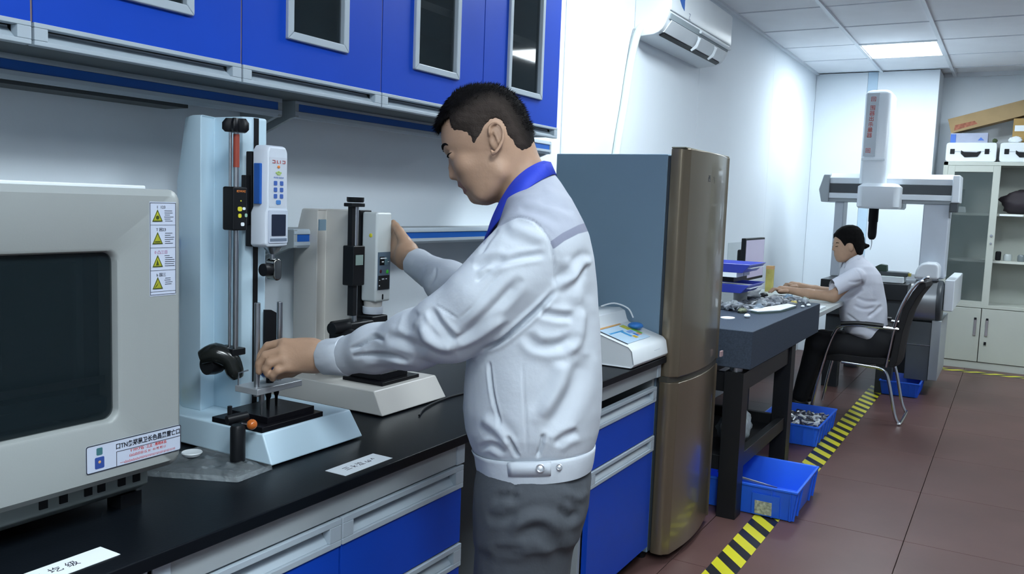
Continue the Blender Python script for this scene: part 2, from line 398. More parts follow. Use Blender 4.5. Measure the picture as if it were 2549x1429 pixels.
MB().prism([(1.748, 2.403), (1.742, 2.398), (1.766, 2.386), (1.772, 2.393)], 'x', 4.54, 5.56).build('outlet_slot', M_black, t)
MB().prism([(1.703, 2.50), (1.690, 2.50), (1.680, 2.486), (1.690, 2.478), (1.712, 2.485)], 'x', 5.0, 5.60).build('swing_vane', M_white, t, bevel=.002)
for x in (4.98, 5.3):
    MB().prism([(1.701, 2.46), (1.680, 2.445), (1.700, 2.395), (1.735, 2.375), (1.742, 2.385), (1.712, 2.41), (1.70, 2.44)], 'x', x, x + .012).build('vane_arm', M_white, t, bevel=.002)
MB().prism([(4.62, 2.61), (4.70, 2.61), (4.70, 2.545), (4.66, 2.56), (4.62, 2.59)], 'y', 1.6885, 1.690).build('sticker', M_bluestripe, t)
text('Z', .05, mat('grey_print', (.3, .34, .45), .5), (4.79, 1.6885, 2.53), (1, 0, 0), (0, 0, 1), t, 'marking')
m = MB(); m.tube([(4.53, 1.86, 2.44), (4.49, 1.865, 2.42), (4.455, 1.872, 2.35), (4.41, 1.878, 2.2), (4.36, 1.878, 2.0), (4.30, 1.878, 1.8), (4.26, 1.878, 1.6), (4.22, 1.878, 1.2), (4.20, 1.878, .6), (4.2, 1.878, .02)], .021, 12, smooth=5)
one('drain_pipe', 'cream wrapped pipe running down the wall from the air conditioner', 'pipe', m, mat('wrapped_pipe', (.66, .71, .66), .6, bump=.2, bscale=40))
m = MB(); m.tube([(4.48, 1.892, 2.42), (4.43, 1.892, 2.3), (4.38, 1.892, 2.05), (4.31, 1.892, 1.75), (4.27, 1.892, 1.3), (4.25, 1.892, .1)], .006, 8, smooth=4)
one('air_conditioner_cable', 'thin grey cable beside the wrapped pipe on the wall', 'cable', m, mat('grey_cable', (.32, .36, .38), .5))
# ================================================================ incubator
M_inc = mat('incubator_enamel', (.30, .325, .32), .38, var=.02, scale=2, bump=.02, bscale=300)
YI = 1.30
t = thing('incubator', 'grey bench-top incubator with a dark window at the left end of the worktop', 'incubator', (.72, 1.58, .86))
m = MB(); x0, x1, z0, z1 = .36, 1.043, .945, 1.450
a0, a1, c0, c1, b0, b1 = x0 + .006, x1 - .006, z0 + .006, z1 - .004, YI + .05, YL - .045
m.box(a0, a1, b0, b1, c1 - .03, c1); m.box(a0, a1, b0, b1, c0, c0 + .03); m.box(a0, a0 + .03, b0, b1, c0 + .03, c1 - .03); m.box(a1 - .03, a1, b0, b1, c0 + .03, c1 - .03); m.box(a0 + .03, a1 - .03, b1 - .03, b1, c0 + .03, c1 - .03)
m.build('body', M_inc, t, bevel=.003)
m = MB(); k_ = .032; m.box(a0 + k_, a1 - k_, b1 - .036, b1 - .031, c0 + k_, c1 - k_); m.box(a0 + k_, a0 + k_ + .004, b0, b1 - .036, c0 + k_, c1 - k_); m.box(a1 - k_ - .004, a1 - k_, b0, b1 - .036, c0 + k_, c1 - k_)
m.box(a0 + k_ + .004, a1 - k_ - .004, b0, b1 - .036, c0 + k_, c0 + k_ + .004); m.box(a0 + k_ + .004, a1 - k_ - .004, b0, b1 - .036, c1 - k_ - .004, c1 - k_)
m.build('chamber_lining', mat('dark_chamber_steel', (.03, .045, .055), .35, metal=.3), t)
# door with a moulded window opening
wx0, wx1, wz0, wz1 = .45, .908, 1.056, 1.342
def ring(a, b, c, d, r, y, n=5): return [(p[0], y, p[1]) for p in rrect(a, b, c, d, r, n)]
m = MB(); m.loft([ring(x0 + .004, x1 - .004, z0 + .004, z1 - .004, .022, YI + .05), ring(x0, x1, z0, z1, .024, YI + .035), ring(x0, x1, z0, z1, .024, YI + .012), ring(x0 + .012, x1 - .012, z0 + .012, z1 - .012, .02, YI),
                  ring(wx0 - .008, wx1 + .008, wz0 - .008, wz1 + .008, .025, YI), ring(wx0 - .003, wx1 + .003, wz0 - .003, wz1 + .003, .020, YI + .0025), ring(wx0, wx1, wz0, wz1, .018, YI + .010), ring(wx0, wx1, wz0, wz1, .018, YI + .05)], caps=False)
D = m.build('door', M_inc, t)
M_win = mat('smoked_glass', (.010, .018, .022), .05, var=0, alpha=.62, spec=.3)
MB().prism(rrect(wx0 - .002, wx1 + .002, wz0 - .002, wz1 + .002, .018), 'y', YI + .014, YI + .018).build('window_pane', M_win, D)
m = MB(); m.frame(wx0 + .005, wx1 - .035, wz0 + .035, wz1 - .005, .012, YI + .04, YI + .05); m.box(wx0, wx1, YI + .03, YI + .05, wz0 + .01, wz0 + .035)
m.build('inner_frame', mat('dark_teal_steel', (.05, .085, .10), .4), D)
m = MB(); m.box(wx0 - .03, wx1 + .03, YI + .052, YI + .30, 1.005, 1.010); m.box(wx0, wx1, YI + .034, YI + .036, 1.115, 1.128)
m.build('shelf', M_steel, t)
m = MB(); m.box(.37, .98, YI + .02, YI + .05, 1.449, 1.4555); m.build('top_lip', M_white, t, bevel=.002)
m = MB(); m.prism([(YI + .055, .944), (YI + .055, .905), (YI + .09, .885), (YL - .06, .885), (YL - .06, .944)], 'x', x0 + .04, x1 - .035)
m.build('base', mat('incubator_base_grey', (.20, .23, .23), .5), t, bevel=.003)
m = MB()
for k, x in enumerate((.80, .835, .88, .905, .945, .975)): MB().box(x, x + .014, YI + .052, YI + .056, .915, .932).build('vent_slot', M_black, t)
for x, y in ((.99, 1.40), (.41, 1.40), (.99, 1.80), (.41, 1.80)):
    MB().box(x - .022, x + .022, y - .02, y + .02, .86, .886).build('foot', M_black, t)
# inside: glass flasks on the shelf
for x, s, lb in ((.705, 1.0, 'clear glass flask behind the incubator window, nearer its centre'), (.632, .8, 'smaller clear flask left inside the incubator window')):
    m = MB(); m.lathe([(.0, 0), (.032 * s, 0), (.034 * s, .006), (.012 * s, .07 * s), (.010 * s, .115 * s), (.013 * s, .12 * s)], (x, 1.44, 1.0105), n=20, caps=False)
    one('flask', lb, 'flask', m, M_clear)
# warning sticker strip on the door
def sticker_frame(a, b, c, d, w, y0, y1, m=None):
    m = m or MB(); m.frame(a, b, c, d, w, y0, y1); return m
yS = YI - .0008
S = MB().box(.972, 1.026, yS, YI + .001, 1.262, 1.428).build('warning_sticker', mat('sticker_white', (.52, .58, .70), .4, var=.01), D)
m = MB(); sticker_frame(.9725, 1.0255, 1.264, 1.4265, .0008, yS - .0004, yS, m)
for z in (1.387, 1.347, 1.307): m.box(.973, 1.025, yS - .0004, yS, z, z + .0006)
m.box(.973, 1.025, yS - .0004, yS, 1.2695, 1.2701)
rnd = random.Random(3)
for k, zt in enumerate((1.4265, 1.387, 1.347, 1.307)):
    for j in range(6 - (k == 3) * 2):
        a = 1.0015 + rnd.random() * .002; m.box(a, a + .010 + rnd.random() * .011, yS - .0004, yS, zt - .0145 - j * .0036, zt - .0136 - j * .0036)
m.build('print', M_ink, S)
for k, (zt, s) in enumerate(((1.4265, '1  123'), (1.387, 'T 困23'), (1.347, '0 凸三日'), (1.307, 'b 国三'))):
    text(s, .0072, M_ink if k != 2 else mat('magenta_ink', (.35, .12, .25), .5), (.995, yS - .0002, zt - .008), (1, 0, 0), (0, 0, 1), S, 'heading', .0002)
M_tri = mat('warning_yellow', (.38, .40, .03), .4, var=.25, scale=60); M_trid = mat('warning_dark', (.05, .07, .01), .5)
for k, zc_ in enumerate((1.3935, 1.354, 1.3135, 1.2745)):
    tr = MB().prism([(.977, zc_), (.998, zc_), (.9875, zc_ + .021)], 'y', yS - .0006, yS).build('warning_triangle', M_tri, S, smooth=False)
    m = MB(); w = .0014
    A, B, C_ = (.977, zc_), (.998, zc_), (.9875, zc_ + .021)
    G = (.9875, zc_ + .008)
    inn = [tuple(g + (p - g) * .78 for p, g in zip(q, G)) for q in (A, B, C_)]
    for (p, q), (r_, s_) in zip(((A, B), (B, C_), (C_, A)), ((inn[0], inn[1]), (inn[1], inn[2]), (inn[2], inn[0]))): m.prism([p, q, s_, r_], 'y', yS - .0009, yS - .0005)
    if k == 0: m.lathe([(.0001, 0), (.0035, 0), (.0035, .0003)], (.9875, yS - .0009, zc_ + .007), ax='y', n=12)
    if k == 1: m.box(.982, .993, yS - .0009, yS - .0005, zc_ + .003, zc_ + .005)
    if k == 2: m.prism([(.984, zc_ + .003), (.990, zc_ + .003), (.987, zc_ + .014)], 'y', yS - .0009, yS - .0005)
    if k == 3: m.prism([(.981, zc_ + .002), (.986, zc_ + .006), (.989, zc_ + .012), (.984, zc_ + .004)], 'y', yS - .0009, yS - .0005)
    m.build('triangle_border', M_trid, S)
# long label, lower right corner
S = MB().prism(rrect(.848, 1.036, .972, 1.020, .004), 'y', yS, YI + .001).build('name_label', mat('sticker_white', (.5, .5, .6)), D)
m = MB(); o_, i_ = rrect(.848, 1.036, .972, 1.020, .004), rrect(.8495, 1.0345, .9735, 1.0185, .003)
m.loft([[(p[0], yS - .0001, p[1]) for p in o_], [(p[0], yS - .0005, p[1]) for p in o_], [(p[0], yS - .0005, p[1]) for p in i_], [(p[0], yS - .0001, p[1]) for p in i_]], caps=False)
m.box(.904, 1.0345, yS - .0005, yS, .9985, .9993); m.box(.904, .9048, yS - .0005, yS, .9735, .9985)
m.build('print_border', M_ink, S)
text('口TN务郑昆卫长色昌黑雷亡口', .0112, M_ink, (.9685, yS - .0002, 1.0075), (1, 0, 0), (0, 0, 1), S, 'lettering', .0002, sx=.88, bold=.00025)
text('Y 777ア石 · 三土 · 用用水众', .0062, M_red, (.968, yS - .0002, .9945), (1, 0, 0), (0, 0, 1), S, 'lettering', .0002, bold=.0001)
text('山山白日日1公 01 · 01 时 时 11', .0056, M_red, (.966, yS - .0002, .9865), (1, 0, 0), (0, 0, 1), S, 'lettering', .0002)
text('一山山山山川川川川川川川川川川', .0050, M_red, (.967, yS - .0002, .9775), (1, 0, 0), (0, 0, 1), S, 'lettering', .0002, sx=1.5)
MB().prism(rrect(.867, .878, 1.001, 1.0135, .002), 'y', yS - .0005, yS).build('logo', mat('teal_print', (.05, .16, .18), .5), S)
m = MB(); m.prism(rrect(.864, .881, .978, .9975, .002), 'y', yS - .0005, yS); L_ = m.build('logo', mat('navy_print', (.03, .07, .28), .5), S)
S2 = MB().ball((.8725, yS - .0004, .989), .0026, sq=(1, .2, 1)); S2.build('logo', mat('orange_print', (.6, .35, .15), .5), S)

# ================================================================ test stands
M_s1 = mat('pale_blue_enamel', (.54, .71, .82), .35, var=.015, scale=2)
M_s2 = mat('warm_grey_enamel', (.52, .51, .485), .35, var=.015, scale=2)
M_gauge = mat('gauge_shell', (.62, .68, .76), .35, var=.01)
def stand_body(x, y, M, zt, t):
    # base: x = left front corner, y = front edge
    w, dep, hb = .300, .50, .064
    zb = .864
    m = MB()
    bot = [(x, y), (x + w, y), (x + w, y + dep), (x, y + dep)]
    top = [(x + .006, y + .036), (x + w - .008, y + .036), (x + w - .008, y + dep), (x + .006, y + dep)]
    m.loft([[(p[0], p[1], zb) for p in bot], [(p[0], p[1], zb + hb) for p in top]])
    m.build('base', M, t, bevel=.004)
    for a, b in ((.03, .07), (w - .03, .07), (.03, dep - .05), (w - .03, dep - .05)): MB().lathe([(.014, 0), (.015, .006)], (x + a, y + b, .86), n=14).build('foot', M_black, t)
    # column: stepped plan, thinner at the top of its back
    cx = x + w / 2; z1 = zb + hb
    plan = [(-.022, .206), (.022, .206), (.037, .222), (.037, .316), (.091, .298), (.091, .363), (.06, .42), (-.06, .42), (-.091, .363), (-.091, .298), (-.037, .316), (-.037, .222)]
    def rg(z, cut): return [(cx + a, y + (b if b < .32 else b - cut), z) for a, b in plan]
    hz = zt - z1; m = MB()
    m.loft([rg(z1 - .001, 0), rg(z1 + hz * .78, 0), rg(zt - .004, .030), [(cx + (p[0] - cx) * .97, p[1] + (.003 if p[1] < y + .25 else -.003), zt) for p in rg(zt, .030)]])
    m.build('column', M, t, bevel=.003)
    MB().box(cx - .017, cx - .003, y + .204, y + .2065, z1 + .01, zt - .002).build('slot', M_black, t)
    return cx, z1
# --- tall stand
t = thing('test_stand', 'tall pale blue manual test stand with a digital force gauge, beside the incubator', 'test stand', (1.455, 1.57, .86))
X1, Y1 = 1.305, 1.342
cx, zb1 = stand_body(X1, Y1, M_s1, 1.625, t)
# carriage + gauge in front of the slot
m = MB(); m.box(cx - .024, cx + .016, Y1 + .186, Y1 + .204, 1.325, 1.545); m.box(cx - .040, cx - .024, Y1 + .188, Y1 + .206, 1.325, 1.545); m.box(cx - .055, cx - .040, Y1 + .190, Y1 + .205, 1.375, 1.49)
m.build('carriage', M_black, t, bevel=.002)
def force_gauge1(cx, y, t):
    m = MB()
    prof = [(-.034, 1.325), (.036, 1.325), (.038, 1.405), (.034, 1.418), (.034, 1.548), (.027, 1.560), (-.028, 1.560), (-.036, 1.548), (-.036, 1.418), (-.042, 1.405), (-.042, 1.33)]
    m.loft([[(cx + a, y + .045, z) for a, z in prof], [(cx + a, y + .012, z) for a, z in prof], [(cx + a * .86, y, 1.4425 + (z - 1.4425) * .97) for a, z in prof]])
    G = m.build('gauge_housing', M_gauge, t, bevel=.004, seg=3)
    m = MB(); m.prism(rrect(-.030 + cx, .030 + cx, 1.335, 1.412, .004), 'y', y - .0025, y + .003); m.build('display_bezel', mat('bezel_grey', (.50, .56, .66), .4), t, bevel=.001)
    m = MB(); m.prism(rrect(cx - .022, cx + .022, 1.352, 1.402, .002), 'y', y - .0035, y); m.build('display', mat('lcd_dark', (.012, .018, .04), .15), t)
    m = MB(); m.box(cx - .0435, cx - .036, y + .014, y + .034, 1.425, 1.518); m.build('side_stripe', M_bluestripe, t, bevel=.0015)
    MB().prism(rrect(cx - .028, cx + .027, 1.418, 1.533, .003), 'y', y - .0006, y + .003).build('keypad_overlay', mat('overlay_grey', (.56, .61, .68), .4), t)
    M_key = mat('blue_key', (.05, .12, .40), .4)
    kk = 0
    for r_, zz in enumerate((1.474, 1.459, 1.444)):
        for s in (-1, 1):
            MB().prism(rrect(cx + s * .0095 - .0048, cx + s * .0095 + .0048, zz - .005, zz + .005, .0018), 'y', y - .0022, y).build('key', M_key, t)
    MB().prism(rrect(cx - .007, cx + .007, 1.425, 1.435, .003), 'y', y - .0022, y).build('key', mat('light_blue_key', (.07, .22, .55), .4), t)
    text('コ L I コ', .0105, M_red, (cx + .0, y - .0018, 1.5225), (1, 0, 0), (0, 0, 1), t, 'logo', .0004, sx=1.15)
    MB().ball((cx, y - .0014, 1.5115), .0035, sq=(1.3, .3, 1)).build('logo', mat('orange_print2', (.7, .22, .05), .5), t)
    m = MB()
    for a, b in ((-.006, 0), (0, .002), (.006, 0), (-.002, -.003), (.003, -.0035)): m.ball((cx + a, y - .0014, 1.498 + b), .003, n=8, m=5, sq=(1.2, .25, .8))
    m.build('logo', mat('green_print', (.35, .5, .15), .5), t)
    text('小小小 小八小', .005, M_bluestripe, (cx, y - .0014, 1.4865), (1, 0, 0), (0, 0, 1), t, 'caption', .0002)
    MB().box(cx - .026, cx + .026, y - .0030, y, 1.3395, 1.3465).build('caption_bar', mat('slate_print', (.14, .18, .25), .5), t)
    return G
yg = Y1 + .140
force_gauge1(cx - .003, yg, t)
m = MB(); m.lathe([(.022, 1.325), (.012, 1.312), (.006, 1.308), (.005, 1.29)], (cx, yg + .02, 0), n=16); m.build('load_cell_tip', M_steel, t)
m = MB(); m.tube([(cx - .030, yg + .02, 1.272), (cx + .006, yg + .02, 1.272)], .015, 16); m.build('chuck_knob', M_black, t, bevel=.002)
m = MB(); m.prism([(cx + .004 + p[0], 1.272 + p[1]) for p in rrect(-.012, .012, -.026, .026, .011)], 'y', yg + .004, yg + .034); m.build('chuck', mat('dark_chrome', (.28, .28, .26), .18, metal=1), t, bevel=.004)
# side rods, star knob, stop block, clamp (left face of the column)
xr, yr = X1 + .045, Y1 + .165
m = MB(); m.tube([(xr, yr, 1.09), (xr, yr, 1.595)], .0062, 16); R_ = m.build('guide_rod', M_steel, t)
m = MB(); m.tube([(xr - .010, yr + .008, 1.10), (xr - .010, yr + .008, 1.59)], .0032, 12); m.build('lead_rod', M_steel, t)
MB().tube([(xr, yr, 1.505), (xr, yr, 1.578)], .0068, 16).build('red_scale_tape', mat('red_scale', (.30, .05, .03), .5), R_)
m = MB()
pts = []
for k in range(40):
    w = 2 * PI * k / 40; r = .023 + .0075 * math.cos(5 * w)
    pts.append((xr + r * math.cos(w), yr + r * math.sin(w)))
m.loft([[(xr + (p[0] - xr) * s, yr + (p[1] - yr) * s, z) for p in pts] for s, z in ((.8, 1.582), (1, 1.588), (1, 1.602), (.75, 1.612))])
m.build('star_knob', M_black, t)
m = MB(); m.box(xr - .022, xr + .019, yr - .016, yr + .020, 1.365, 1.462)
B_ = m.build('stop_block', M_black, t, bevel=.004)
yy = yr - .0162
text('8DWAE', .0075, mat('orange_print2', (.7, .2, .05)), (xr, yy, 1.452), (1, 0, 0), (0, 0, 1), B_, 'lettering', .0002)
for (a, z, w, h, c) in ((-.001, 1.431, .003, .003, 'y'), (-.004, 1.413, .012, .010, 'y'), (.008, 1.414, .008, .006, 'w'), (-.004, 1.398, .009, .009, 'y'), (.014, 1.399, .007, .008, 'g'), (.004, 1.379, .010, .008, 'w')):
    MB().prism(rrect(xr + a - w / 2, xr + a + w / 2, z - h / 2, z + h / 2, min(w, h) * .35, 3), 'y', yy - .0008, yy + .001).build('mark', {'y': mat('yellow_print', (.65, .6, .04), .4), 'w': M_paper, 'g': mat('mint_print', (.3, .5, .42), .4)}[c], B_)
MB().box(xr - .02, xr + .018, yr - .014, yr + .05, 1.082, 1.098).build('clamp', M_black, t, bevel=.002)
MB().tube([(xr, yr + .01, 1.068), (xr, yr + .01, 1.083)], .012, 14).build('clamp_nut', M_black, t)
for s, e in (((xr - .012, yr + .02, 1.077), (xr - .030, yr - .0, 1.02)),):
    m = MB(); m.tube([(xr - .050, yr + .055, 1.075), (xr - .030, yr + .03, 1.085), (xr - .012, yr + .005, 1.072), (xr - .006, yr - .006, 1.045), (xr - .002, yr - .010, 1.030)], [.016, .025, .022, .020, .013], 12, smooth=4)
    m.build('lift_lever', mat('black_gloss_lever', (.012, .014, .013), .18), t)
m = MB(); m.lathe([(.022, -.02), (.024, .0), (.022, .016)], (xr - .024, yr + .045, 1.058), ax='x', n=20); m.build('crank_hub', M_black, t)
# black specimen platform
m = MB(); m.box(1.314, 1.505, Y1 + .040, Y1 + .200, zb1, zb1 + .012); m.build('lower_plate', M_blackm, t, bevel=.001)
m = MB(); m.box(1.345, 1.492, Y1 + .056, Y1 + .185, zb1 + .012, zb1 + .026); m.build('upper_plate', M_blackm, t, bevel=.001)
zp = zb1 + .026
# --- fixture being loaded by the man
t = thing('press_fixture', 'aluminium plate fixture with two upright rods on the tall stand\'s black platform', 'fixture', (cx, Y1 + .12, zp))
fy = 1.452
m = MB(); m.prism([(1.332, fy - .036), (1.470, fy - .036), (1.470, fy + .036), (1.332, fy + .036)], 'z', 1.003, 1.017); m.build('plate', M_alu, t, bevel=.0015)
for a, b, zt in ((-.103, -.012, 1.207), (-.020, .004, 1.201)):
    m = MB(); m.tube([(cx + a, fy + b, .995), (cx + a, fy + b, zt)], .0068, 14); m.build('rod', M_steel, t, bevel=.001)
for a, b in ((-.098, -.022), (-.056, .0), (-.045, .014), (-.020, .012)):
    m = MB(); m.tube([(cx + a, fy + b, 1.003), (cx + a, fy + b, .985), (cx + a, fy + b, .978), (cx + a, fy + b, zp)], [.0070, .0065, .0038, .0028], 12); m.build('leg', M_steel if a < -.09 else M_blackm, t)
m = MB(); m.tube([(cx - .052, fy, 1.017), (cx - .052, fy, 1.037)], .009, 14); m.build('knob_stem', M_blackm, t)
m = MB(); m.ball((cx - .078, fy - .016, 1.052), .0175); m.build('ball_knob', mat('blue_metal_knob', (.03, .10, .30), .15, metal=.8), t)
m = MB(); m.tube([(cx - .118, fy + .03, 1.017), (cx - .118, fy + .03, 1.045), (cx - .09, fy + .03, 1.047)], .002, 8); m.build('wire_hook', M_steel, t)
(MB().prism([(cx + .010, 1.172), (cx + .030, 1.170), (cx + .050, 1.160), (cx + .062, 1.145), (cx + .066, 1.12), (cx + .066, zp + .06), (cx + .01, zp + .06)], 'y', Y1 + .192, Y1 + .198).build('dark_shield', M_black, t))
# --- short stand
t = thing('test_stand', 'short warm grey test stand with a slim meter, behind the man\'s forearm', 'test stand', (1.925, 1.66, .86))
X2, Y2 = 1.782, 1.424
cx2, zb2 = stand_body(X2, Y2, M_s2, 1.410, t)
m = MB(); m.box(cx2 - .040, cx2 + .012, Y2 + .186, Y2 + .204, 1.10, 1.412); m.build('carriage', M_black, t, bevel=.002)
yg = Y2 + .129
cg = cx2; cx2 = cx2 - .024
m = MB(); m.prism(rrect(cx2 - .008, cx2 + .060, 1.152, 1.408, .007), 'y', yg, yg + .056); G = m.build('gauge_housing', mat('meter_shell', (.56, .61, .62), .35), t, bevel=.008, seg=3)
MB().box(cx2 - .002, cx2 + .052, yg - .002, yg + .002, 1.187, 1.295).build('panel', mat('meter_panel', (.10, .15, .21), .35), t)
MB().box(cx2 - .001, cx2 + .048, yg - .0035, yg + .001, 1.188, 1.228).build('lower_display', M_black, t)
MB().box(cx2 + .004, cx2 + .024, yg - .0035, yg + .001, 1.258, 1.282).build('display', M_black, t)
MB().box(cx2 + .026, cx2 + .040, yg - .0035, yg + .001, 1.258, 1.278).build('display', mat('lcd_teal', (.12, .22, .27), .3), t)
m = MB()
for a, z, w, h in ((.006, 1.276, .026, .003), (.012, 1.266, .008, .003), (.038, 1.266, .006, .002), (.014, 1.216, .003, .004), (.020, 1.216, .003, .004), (.030, 1.217, .006, .002), (.002, 1.214, .003, .002), (.001, 1.198, .004, .003)):
    m.box(cx2 + a, cx2 + a + w, yg - .0045, yg - .003, z, z + h)
m.build('print', M_paper, t)
MB().ball((cx2 + .010, yg - .002, 1.240), .0055, sq=(1, .35, 1)).build('button', mat('dark_red_button', (.06, .01, .02), .3), t)
MB().ball((cx2 + .040, yg - .002, 1.238), .006, sq=(1, .35, 1)).build('button', mat('green_button', (.05, .55, .04), .3), t)
MB().ball((cx2 - .0085, yg + .022, 1.342), .006, sq=(.3, 1, 1)).build('round_sticker', mat('yellow_print'[:12], (.6, .58, .03), .4), t)
MB().prism(rrect(cx2 + .020, cx2 + .026, 1.158, 1.174, .003), 'y', yg - .0008, yg).build('marking', M_black, t)
MB().lathe([(.026, 1.136), (.027, 1.152)], (cx2 + .022, yg + .034, 0), n=24).build('collar', M_s2, t)
MB().lathe([(.028, 1.115), (.030, 1.120), (.030, 1.136)], (cx2 + .022, yg + .034, 0), n=24).build('collar', M_gauge, t)
m = MB(); m.box(cx2 - .020, cx2 + .050, yg + .0, yg + .06, 1.075, 1.112); cx2 = cg; m.build('chuck', M_black, t, bevel=.004)
xr, yr = X2 + .022, Y2 + .10
m = MB(); m.tube([(xr + .03, yr + .05, 1.06), (xr + .03, yr + .05, 1.425)], .0075, 14); m.build('guide_rod', M_steel, t)
MB().box(xr + .008, xr + .020, yr + .045, yr + .06, 1.26, 1.425).build('rod_guard', M_black, t)
MB().box(xr - .005, xr + .05, yr + .035, yr + .065, 1.422, 1.432).build('rod_cap', M_black, t, bevel=.002)
MB().lathe([(.022, 0), (.024, .004), (.024, .014)], (xr + .026, yr + .05, 1.434), n=20).build('top_knob', M_black, t)
MB().box(xr + .0, xr + .048, yr + .030, yr + .07, 1.205, 1.315).build('stop_block', M_black, t, bevel=.003)
MB().box(xr + .008, xr + .038, yr + .0285, yr + .031, 1.262, 1.290).build('scale_window', mat('mint_label', (.22, .30, .28), .3), t)
MB().box(xr + .012, xr + .028, yr + .04, yr + .06, 1.12, 1.205).build('rod_guard', M_black, t)
m = MB(); m.box(xr - .03, cx2 - .045, yr + .02, yr + .09, 1.035, 1.105); m.build('gear_housing', M_black, t, bevel=.006)
m = MB(); m.tube([(xr - .085, yr + .03, 1.096), (xr - .02, yr + .03, 1.096)], .017, 14); m.build('crank_handle', M_black, t, bevel=.002)
m = MB(); m.lathe([(.026, -.012), (.030, -.004), (.030, .012)], (xr - .03, yr + .016, 1.062), ax='y', n=24); m.build('crank_wheel', M_black, t)
m = MB(); m.lathe([(.018, -.003), (.018, 0), (.014, .001)], (xr - .03, yr + .003, 1.062), ax='y', n=24, caps=False); m.build('crank_ring', M_steel, t)
MB().box(xr - .065, xr - .04, yr + .095, yr + .1, 1.355, 1.385).build('rating_label', mat('slate_label', (.16, .24, .30), .4), t)
L2 = [o for o in bpy.data.objects if o.name.startswith('rating_label')][0]
m = MB(); m.box(cx2 - .085, cx2 + .085, Y2 + .055, Y2 + .20, zb2, zb2 + .010); m.build('lower_plate', M_blackm, t, bevel=.001)
m = MB(); m.box(cx2 - .070, cx2 + .055, Y2 + .075, Y2 + .19, zb2 + .010, zb2 + .030); m.build('upper_plate', M_blackm, t, bevel=.002)
m = MB(); m.lathe([(.026, 0), (.026, .002), (.012, .003)], (cx2 + .0, Y2 + .12, zb2 + .030), n=24); m.build('round_anvil', M_steel, t)

# ================================================================ loose things on the worktop
t = thing('plastic_bag', 'flat clear plastic bag in front of the tall stand, beside the incubator', 'bag', (1.25, 1.40, .86))
rnd = random.Random(5); n1, n2 = 14, 20
A, B, C_, D_ = Vector((1.195, 1.325)), Vector((1.298, 1.333)), Vector((1.300, 1.56)), Vector((1.085, 1.56))
rows = []
for j in range(n2 + 1):
    r = []
    for i in range(n1 + 1):
        u, v = i / n1, j / n2
        p = (A * (1 - u) + B * u) * (1 - v) + (D_ * (1 - u) + C_ * u) * v
        e = min(u, 1 - u, v * 1.0, 1 - v)
        r.append((p.x, p.y, .8615 + min(1, e * 9) * (.016 + .014 * mnoise.noise(Vector((p.x * 30, p.y * 30, 1))) + .008 * mnoise.noise(Vector((p.x * 90, p.y * 90, 5))))))
    rows.append(r)
m = MB(); m.loft(rows, caps=False, closed=False)
M_bag = mat('clear_film', (.60, .68, .72), .06, alpha=.17, var=.1, bump=.9, bscale=70, spec=1.0, coat=1.0)
m.build('film', M_bag, t)
m = MB()
m.loft([[(x, y, .861) for x, y in ((1.195, 1.325), (1.298, 1.333), (1.300, 1.56), (1.085, 1.56))], [(x, y, .872) for x, y in ((1.197, 1.327), (1.296, 1.335), (1.298, 1.56), (1.088, 1.56))]], caps=False)
m.build('rim', M_bag, t)
t = thing('dial_holder', 'small black post with an orange ball beside the tall stand\'s base', 'tool', (1.262, 1.395, .877))
MB().lathe([(.0155, .0), (.016, .004), (.016, .072), (.013, .078)], (1.262, 1.400, .877), n=20).build('post', M_black, t)
MB().tube([(1.240, 1.41, .968), (1.285, 1.395, .972)], .010, 14).build('cross_arm', M_black, t, bevel=.002)
MB().ball((1.2875, 1.385, .953), .0115).build('orange_ball', mat('orange_gloss', (.48, .12, .02), .12), t)
MB().tube([(1.268, 1.395, .958), (1.282, 1.387, .954)], .002, 6).build('wire', M_steel, t)
MB().tube([(1.262, 1.425, .975), (1.262, 1.425, .992)], .005, 8).build('pin', M_black, t)
m = MB(); m.lathe([(.0, 0), (.018, 0), (.022, .006), (.021, .008), (.0, .006)], (1.225, 1.50, .879), n=20)
one('bottle_cap', 'white round cap lying on the clear bag by the incubator', 'cap', m, M_white)
m = MB()
for k in range(5): m.ball((1.345 + .006 * math.cos(k * 2.2), 1.715 + .0, .945 + .008 * k), .010 + .002 * math.sin(k), n=8, m=6)
one('brass_fitting', 'crumpled brass fitting between the incubator and the tall stand', 'fitting', m, mat('brass', (.45, .38, .08), .3, metal=.7))
def label_card(x0, x1, y0, y1, s, lab):
    t = thing('label_card', lab, 'card', (x0, y0, .86), 'white name cards at the worktop edge')
    m = MB(); m.loft([[(x0, y1, .8603), (x0 + .001, y1, .8612)], [(x0, y0, .8603), (x0, y0, .8612)], [(x1, y0, .8603), (x1, y0, .8612)], [(x1, y1, .8603), (x1, y1, .8612)]], caps=False, closed=False)
    m = MB().box(x0, x1, y0, y1, .8602, .861); m.build('card', M_paper, t)
    text(s, .021, M_ink, ((x0 + x1) / 2, (y0 + y1) / 2, .8611), (1, 0, 0), (0, 1, 0), t, 'lettering', .0002)
label_card(1.358, 1.517, 1.181, 1.238, '三 k 泣 ω ^', 'white name card on the worktop edge in front of the tall stand')
label_card(.66, .844, 1.205, 1.257, '么 圪 级', 'white name card on the worktop edge below the incubator')
m = MB(); m.tube([(1.86, 1.36, .863), (1.95, 1.40, .864), (2.1, 1.42, .863), (2.3, 1.40, .863), (2.6, 1.45, .863)], .003, 8, smooth=5)
one('cable', 'thin black cable lying on the worktop behind the man', 'cable', m, M_black)

